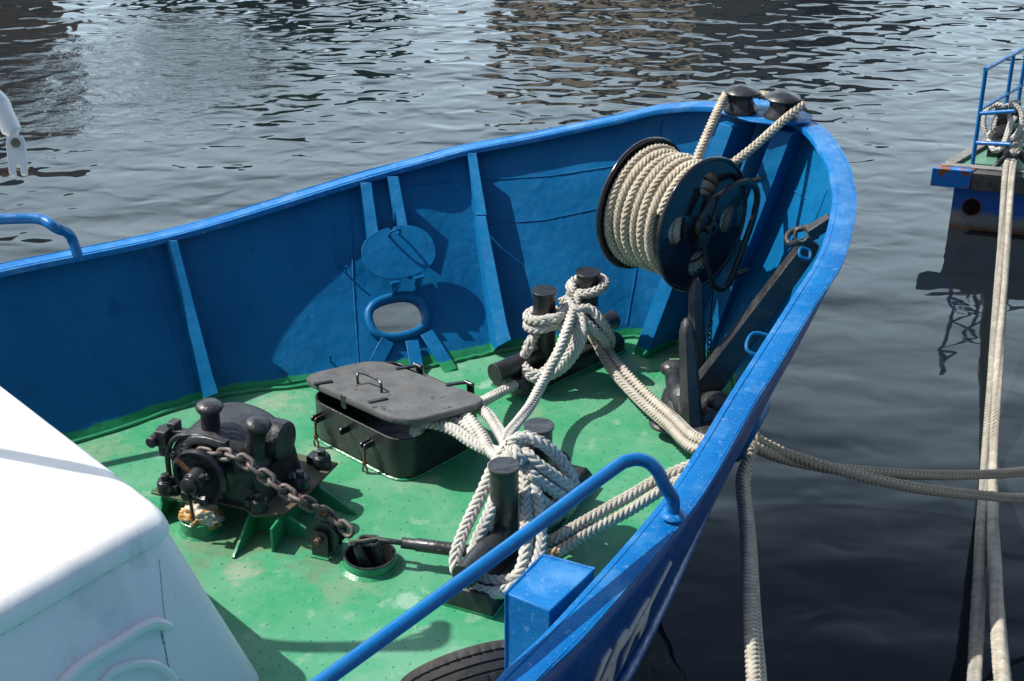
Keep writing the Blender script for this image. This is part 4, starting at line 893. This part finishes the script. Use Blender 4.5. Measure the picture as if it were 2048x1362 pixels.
BVC = BVHTree.FromPolygons([V(q) for q in cbm.v], cbm.f)
def hitc(x, y):
    r = BVC.ray_cast(EYE, ray(x, y).normalized()); n = r[1]
    if n is None: return None, None
    if n.dot(ray(x, y)) > 0: n = -n
    return r[0], n
def onshell(pts, r, name, mat, off=0.0, flat=1.0):
    q = []
    for (x, y) in pts:
        h, n = hitc(x, y)
        if h: q.append(h + n * off)
    if len(q) > 2:
        q = catmull(q, 5); MB().tube(q, r, 8).build(name, mat, cb)
onshell([(95, 1400), (130, 1360), (170, 1325), (230, 1288), (285, 1254), (312, 1246), (336, 1254)], .024, 'moulding', M_white, .010)
onshell([(185, 1400), (215, 1352), (255, 1332), (300, 1328), (335, 1345), (360, 1380)], .020, 'round_boss', M_white, .002)
gr = [rows[3][0] + e2 * (0.012 * k) + zz * (.003 * math.sin(k * .9)) for k in range(0, 110)]
gr = list(reversed(rows[3][0:4])) + gr
for i in range(0, len(gr) - 8, 8):
    MB().tube(gr[i:i + 9], [.0022 * random.uniform(.3, 1.5) for _ in range(9)], 6).build('seam_dirt', M_dirt, cb)
onshell([(322, 1262), (325, 1275), (329, 1290)], .005, 'seam_dirt', M_dirt, .0); onshell([(329, 1292), (333, 1312), (336, 1330), (345, 1345), (362, 1362)], .0028, 'seam_dirt', M_dirt, .0)
onshell([(318, 1120), (322, 1160), (326, 1205), (330, 1240)], .0016, 'seam_dirt', M_dirt, .0)

# ------------------------------------------------------------------ white davit arm hanging in at the left
dv = thing('davit_arm', 'white steel davit arm ending in a forked shackle above the water', 'davit', P(40, 330, 2.1))
dp = 6.05
D0 = PD(40, 352, dp); DU = (PD(34, 292, dp) - PD(40, 352, dp)).normalized(); Dx = V((.95, .28, 0)).normalized(); Dx = (Dx - DU * Dx.dot(DU)).normalized(); Dn = DU.cross(Dx)
top = PD(32, 288, dp)
MB().tube(catmull([top - DU * .01, PD(24, 262, dp), PD(8, 228, dp), PD(-12, 195, dp), top + V((-.26, 0, .36)), top + V((-.55, 0, .46)), top + V((-1.1, .02, .56)), top + V((-1.6, .16, .60)), top + V((-2.2, .36, .63)), top + V((-3.0, .62, .66))], 8), [.022] * 7 + [.030] + [.039] * 65, 20).build('pipe', M_galv, dv)
for s in (-1, 1):
    c = top + Dn * .0
    pl_ = roundpoly([c - Dx * .037 + DU * .034, c + Dx * .037 + DU * .034, c + Dx * .037 - DU * .128, c + Dx * .008 - DU * .128, c + Dx * .008 - DU * .088, c - Dx * .008 - DU * .088, c - Dx * .008 - DU * .128, c - Dx * .037 - DU * .128], [.035, .035, .014, .008, .006, .006, .008, .014], 5)
    MB().prism([q + Dn * (.016 * s) for q in pl_], Dn * (.011 * s)).build('fork_plate', M_galv, dv, bevel=.003)
MB().tube([top - DU * .112 - Dx * .06, top - DU * .112 + Dx * .055], .010, 10).lathe(top - DU * .112 - Dx * .066, Dx, [(.020, 0), (.020, .022)], 6).lathe(top - DU * .112 + Dx * .042, Dx, [(.019, 0), (.019, .016)], 6).build('bolt', M_rust, dv, bevel=.001)
MB().lathe(top - Dn * .042, Dn, [(.001, 0), (.017, .001), (.019, .004), (.019, .080), (.017, .083), (.001, .084)], 18).build('pivot_pin', M_bronze, dv)

# ------------------------------------------------------------------ neighbouring boat at the right
ob = thing('moored_barge', 'stern corner of a neighbouring blue barge with green deck and pipe railing', 'boat', (4.6, 13.6, WATER_Z))
g = P(1897, 455, WATER_Z); DZ = -.80
fxd = (P(2048, 470, WATER_Z) - g); fxd.z = 0; fxd.normalize(); 
k0 = P(1872, 342, DZ); k1 = P(1972, 283, DZ); lxd = (k1 - k0); lxd.z = 0; lxd.normalize()
def og(a, b, z): return V((g.x, g.y, 0)) + fxd * a + lxd * b + zz * z
MB().prism([og(0, 0, -2.2), og(9, 0, -2.2), og(9, 6, -2.2), og(0, 6, -2.2)], zz * (2.2 + DZ - .02)).build('hull', None or M_blue_hull, ob)
# hull paint: blue above, pale and rusty boot band at the water
kk = NT('barge_hull_paint'); gg = kk.n('NewGeometry'); sx = kk.n('SeparateXYZ'); kk.L(gg.outputs['Position'], sx.inputs[0])
zv = kk.math('ADD', sx.outputs[2], kk.ramp(kk.noise(3.5, 5, .6, (1, 1, .6)), 0, 1, -.09, .09))
cc_ = kk.mix(kk.ramp(zv, -1.24, -1.18), (0.15, 0.16, 0.15), (0.006, 0.085, 0.34)); cc_ = kk.mix(kk.ramp(zv, -1.38, -1.30), (0.11, 0.06, 0.03), cc_); cc_ = kk.mix(kk.ramp(kk.noise(9, 5), .6, .66, 0, .6), cc_, (0.03, 0.10, 0.26))
kk.L(cc_, kk.b.inputs['Base Color']); kk.b.inputs['Roughness'].default_value = .45
for c in ob.children:
    if c.name.startswith('hull'): c.data.materials[0] = kk.m
MB().prism([og(-.12, -.10, DZ), og(9, -.10, DZ), og(9, 6, DZ), og(-.12, 6, DZ)], zz * .012).build('deck', M_other_green, ob)
m = MB(); m.prism([og(-.16, -.16, DZ - .14), og(.20, -.16, DZ - .14), og(.20, .02, DZ - .14), og(-.16, .02, DZ - .14)], zz * .18); m.build('corner_plate', paint('barge_corner_paint', (0.001, 0.12, 0.40), .4, None, [(RUST, 7, .50, .04)], ()), ob, bevel=.006)
m = MB(); m.prism([og(.204, -.155, DZ - .15), og(9, -.155, DZ - .15), og(9, .02, DZ - .15), og(.204, .02, DZ - .15)], zz * .18); m.build('fender', M_fender, ob, bevel=.01)
m = MB(); m.prism([og(-.12, -.06, DZ + .013), og(9, -.06, DZ + .013), og(9, .03, DZ + .013), og(-.12, .03, DZ + .013)], zz * .035); m.prism([og(-.14, .034, DZ + .013), og(-.03, .034, DZ + .013), og(-.03, 6, DZ + .013), og(-.14, 6, DZ + .013)], zz * .035); m.build('timber_edge', M_wood, ob, bevel=.004)
wz_ = P(1943, 415, DZ); hq = og(.0, 0, 0); d_ = ray(1943, 414); nf = V((fxd.y, -fxd.x, 0)); tt = (og(0, 0, 0) - EYE).dot(nf) / d_.dot(nf); hq = EYE + d_ * tt
MB().lathe(hq + nf * .004, -nf, [(.085, -.004), (.092, -.004), (.085, .006), (.083, .006)], 30, closed=True).build('discharge_ring', M_rust_bright, ob)
MB().lathe(hq + nf * .003, -nf, [(.082, 0), (.001, .0)], 26).build('discharge_mouth', paint('black_outlet', (.003, .003, .003), .9, None, (), ()), ob)
rb0 = P(1945, 328, DZ + .01); 
def up(p, px, py):   # point straight above p at a pixel row
    d = ray(px, py); t = p.y / d.y; return V((p.x + (d.x * t - p.x) * 1.0, p.y, CAMH + d.z * t))
R0 = up(rb0, 1972, 138); rdir = lxd
rail = MB(); rr_ = .020
toplen = 3.5
rail.tube([rb0, R0], rr_, 12); rail.build('railing_post', M_blue_tube, ob)
R1 = PY(2048, 97, R0.y + .78) ; rd = (R1 - R0)
MB().tube([R0 - rd * .02, R0 + rd * 3], rr_, 12).build('top_rail', M_blue_tube, ob)
mid0 = R0.lerp(rb0, .42); MB().tube([mid0, mid0 + rd * 3], rr_ * .9, 12).build('mid_rail', M_blue_tube, ob)
for t in (.72, 1.08, 1.9): MB().tube([rb0 + V((rd.x, rd.y, 0)) * t, R0 + rd * t], rr_ * .95, 12).build('railing_post', M_blue_tube, ob)
for (x0, y0, x1, y1, f_) in ((1962, 208, 2030, 222, .45), (1951, 271, 2022, 289, .76)):
    a = R0.lerp(rb0, f_) - V((0, .03, 0)); b = PY(x1, y1, a.y - .22); MB().tube([a, b], rr_, 12).build('rung', M_blue_tube, ob)
qb = P(2000, 302, DZ)
def post2(x, y0, yt, r_): 
    b = P(x, y0, DZ); t_ = up(b, x, yt); MB().tube([b, t_], r_, 14).build('bollard_post', M_black, ob)
post2(2003, 296, 212, .06); post2(2030, 292, 204, .06)
m = MB(); m.prism([P(1972, 314, DZ + .01), P(2030, 318, DZ + .01), P(2060, 300, DZ + .01), P(2010, 296, DZ + .01)], zz * .09); m.build('bollard_base', M_black, ob, bevel=.005)
m = MB(); hb4 = P(1986, 268, DZ + .22); m.tube([hb4, hb4 + V((.28, .25, 0))], .055, 14); m.build('bollard_horn', M_black, ob)
m = MB(); ch = P(2022, 335, DZ + .02); m.tube(catmull([ch + V((-.16, 0, 0)), ch + V((-.07, 0, .10)), ch + V((-.06, 0, .15)), ch + V((.0, 0, .08)), ch + V((.07, 0, .15)), ch + V((.09, 0, .10)), ch + V((.2, 0, 0))], 6), .028, 10); m.build('fairlead', M_black, ob)
cl_ = []
for (dx, ph) in ((0, 0), (.055, .4)):
    cpt = P(1993 + dx * 200, 250, DZ + .26); cl_.append([cpt + V((.13 * math.cos(a) + dx, .10 * math.sin(a), .15 * math.sin(a + ph) + .02)) for a in [2 * math.pi * k / 12 for k in range(13)]])
cl_.append([P(1985, 262, DZ + .3), P(1978, 275, DZ + .2), P(1988, 300, DZ + .12), P(2005, 292, DZ + .15), P(2020, 250, DZ + .3), P(2030, 235, DZ + .35)])
tag(braid(cl_, .055, 'mooring_rope', M_rope_w), 'pale rope turned round the small bollard behind the barge railing', 'rope')
L1 = [PD(2040, 262, 14.75), PD(2030, 290, 14.5), PD(2018, 318, 14.2), PD(2012, 345, 13.8), PD(2006, 440, 13.0), PD(1993, 620, 12.0), PD(1980, 800, 11.1), PD(1971, 930, 10.5), PD(1963, 1050, 9.2), PD(1957, 1180, 7.8), PD(1952, 1290, 7.0), PD(1948, 1380, 6.5), PD(1945, 1480, 6.0), V((1.7, 1.6, .3)), V((1.5, -1.5, .9))]
L2 = [PD(2046, 266, 14.75), PD(2037, 294, 14.5), PD(2028, 320, 14.2), PD(2023, 345, 13.8), PD(2016, 440, 13.0), PD(2004, 620, 12.0), PD(1993, 800, 11.0), PD(1986, 930, 10.5), PD(1986, 1050, 9.1), PD(1992, 1180, 7.6), PD(1999, 1290, 6.8), PD(2007, 1380, 6.3), PD(2016, 1480, 5.8), V((1.95, 1.6, .35)), V((1.8, -1.5, .95))]
tag(braid([catmull(L1, 12)], .070, 'barge_line', M_rope_g, smooth=False, lay=2.2), 'left of two tight grey lines running from the barge bow towards the viewer', 'rope', 'parallel lines from the neighbouring barge')
tag(braid([catmull(L2, 12)], .074, 'barge_line', M_rope_p, smooth=False, lay=2.2), 'right and paler of two tight lines running from the barge towards the viewer', 'rope', 'parallel lines from the neighbouring barge')

# ------------------------------------------------------------------ water
def water():
    k = NT('harbour_water'); b = k.b
    b.inputs['Base Color'].default_value = (0.008, 0.0115, 0.014, 1); b.inputs['Roughness'].default_value = 0.03; b.inputs['IOR'].default_value = 1.33
    g = k.n('NewGeometry'); s = k.n('SeparateXYZ'); k.L(g.outputs['Position'], s.inputs[0])
    far = k.ramp(s.outputs[1], 11.0, 20.0, 0.12, 1.0)
    near = k.ramp(s.outputs[1], 5.0, 11.0, 0.5, 1.0)
    # ripples about 0.4 m, longer lazy swell, and a patch of wind-ruffled water
    rip = k.noise(2.3, 0.9, .4, (1.0, 1.35, 1), 0.5); sw = k.noise(.75, 2, .4, (.6, 1.3, 1), 0.3, (3, 8, 0)); fine = k.noise(13, 3, .6, (.7, 1.2, 1), .3)
    d = k.n('VectorMath', operation='DISTANCE'); mp = k.n('Mapping'); mp.inputs['Scale'].default_value = (.62, .45, 1); k.L(g.outputs['Position'], mp.inputs[0]); k.L(mp.outputs[0], d.inputs[0]); d.inputs[1].default_value = (-4.8 * .62, 18.5 * .45, WATER_Z)
    patch = k.ramp(k.math('ADD', d.outputs['Value'], k.ramp(k.noise(.9, 3), 0, 1, -.5, .5)), .55, 1.5, 1, 0)
    h = k.math('ADD', k.math('MULTIPLY', k.math('MULTIPLY', rip, far), WR), k.math('MULTIPLY', k.math('MULTIPLY', sw, near), WS))
    h = k.math('ADD', h, k.math('MULTIPLY', k.math('MULTIPLY', fine, patch), WF))
    bp = k.n('Bump'); bp.inputs['Distance'].default_value = 1.0; bp.inputs['Strength'].default_value = 1.0; k.L(h, bp.inputs['Height']); k.L(bp.outputs[0], b.inputs['Normal'])
    return k.m
WR, WS, WF = 0.036, 0.040, 0.0080
wm = MB(); wm.add([V((-400, -150, WATER_Z)), V((400, -150, WATER_Z)), V((400, 90, WATER_Z)), V((-400, 90, WATER_Z))], [(0, 1, 2, 3)])
wo = wm.build('water', water()); wo['kind'] = 'structure'

# ------------------------------------------------------------------ far bank (seen only mirrored in the ripples)
M_brick = paint('brown_brick', (0.30, 0.18, 0.12), .85, ((0.36, 0.23, 0.16), 1), [], ())
M_stone = paint('pale_sandstone', (0.60, 0.50, 0.36), .85, ((0.38, 0.31, 0.22), .6), [], ())
M_dkstone = paint('dark_stone_wall', (0.10, 0.085, 0.07), .9, ((0.16, 0.13, 0.11), .8), [], ())
M_red = paint('red_brick', (0.20, 0.07, 0.05), .85, ((0.14, 0.05, 0.04), 1), [], ())
M_glassd = paint('dark_window_glass', (0.02, 0.025, 0.03), .1, None, (), ())
M_slate = paint('slate_roof', (0.07, 0.07, 0.075), .7, None, (), ())
M_leaf = paint('tree_leaves', (0.07, 0.17, 0.025), .6, ((0.11, 0.2, 0.03), .5), [], ())
M_bark = paint('tree_bark', (0.07, 0.05, 0.035), .9, None, (), ())
bank = MB().box((0, 106, -.8), ((1, 0, 0), (0, 1, 0), zz), (400, 60, 1.6)).build('bank', M_dkstone); bank['kind'] = 'structure'
def house(label, x, y, wd, dp_, h, mat, floors, cols, rot=0.0):
    t = thing('bank_building', label, 'building', (x, y, 1.0), 'buildings on the far bank')
    X = V((math.cos(rot), math.sin(rot), 0)); Y = V((-X.y, X.x, 0)); o = V((x, y, 0))
    MB().box(o + Y * (dp_ / 2) + zz * (.8 + h / 2), (X, Y, zz), (wd / 2, dp_ / 2, h / 2)).build('wall', mat, t)
    a = o - X * (wd / 2 + .3) + zz * (.8 + h)
    MB().prism([a - Y * .3, a + Y * (dp_ + .3), a + Y * (dp_ / 2) + zz * (h * .14 + .4)], X * (wd + .6)).build('roof', M_slate, t)
    for f in range(floors):
        for c in range(cols):
            MB().box(o + X * (-wd / 2 + wd * (c + .5) / cols) - Y * .02 + zz * (.8 + h * (f + .55) / floors), (X, Y, zz), (wd / cols * .22, .05, h / floors * .28)).build('window', M_glassd, t)
house('tall brown brick warehouse across the water at far left', -26.6, 46, 14, 12, 9.5, M_brick, 4, 4, -.3)
house('pale sandstone house across the water, mirrored beyond the bow', 2.4, 50, 8.6, 10, 7.6, M_stone, 3, 4, -.75)
house('dark stone house beside the pale sandstone one across the water', 9.6, 52, 4.5, 10, 5.6, M_dkstone, 2, 3, -.5)
house('low red brick row house across the water at right', 23, 54, 17, 10, 3.4, M_red, 1, 6, -.4)
def tree(label, x, y, h, r):
    t = thing('bank_tree', label, 'tree', (x, y, 1.4), 'trees on the far bank'); m = MB(); m.tube([V((x, y, 1.4)), V((x + .1, y, 1.4 + h * .4)), V((x - .1, y, 1.4 + h * .75))], [.3, .22, .08], 9)
    m.build('trunk', M_bark, t); lf = MB()
    for k in range(1500):
        d = V((random.gauss(0, 1), random.gauss(0, 1), random.gauss(0, 1))).normalized() * (random.random() ** .45); lump = 1 + .35 * mn.noise(d * 2.2 + V((x, y, 0)))
        c = V((x + d.x * r * lump, y + d.y * r * lump, 1.4 + h * .62 + d.z * h * .40 * lump)); u = V((random.gauss(0, 1), random.gauss(0, 1), random.gauss(0, 1))).normalized() * .34; v_ = u.orthogonal().normalized() * .26
        lf.add([c - u, c - v_, c + u, c + v_], [(0, 1, 2, 3)])
    lf.build('crown', M_leaf, t, fix=False)
tree('broad green tree at left of the far bank row', -10.2, 46, 4.2, 1.8); tree('taller green tree in the middle of the far bank row', -7.4, 47, 5.6, 2.0); tree('rounded green tree next to the sandstone house on the far bank', -4.8, 48, 4.4, 1.7)
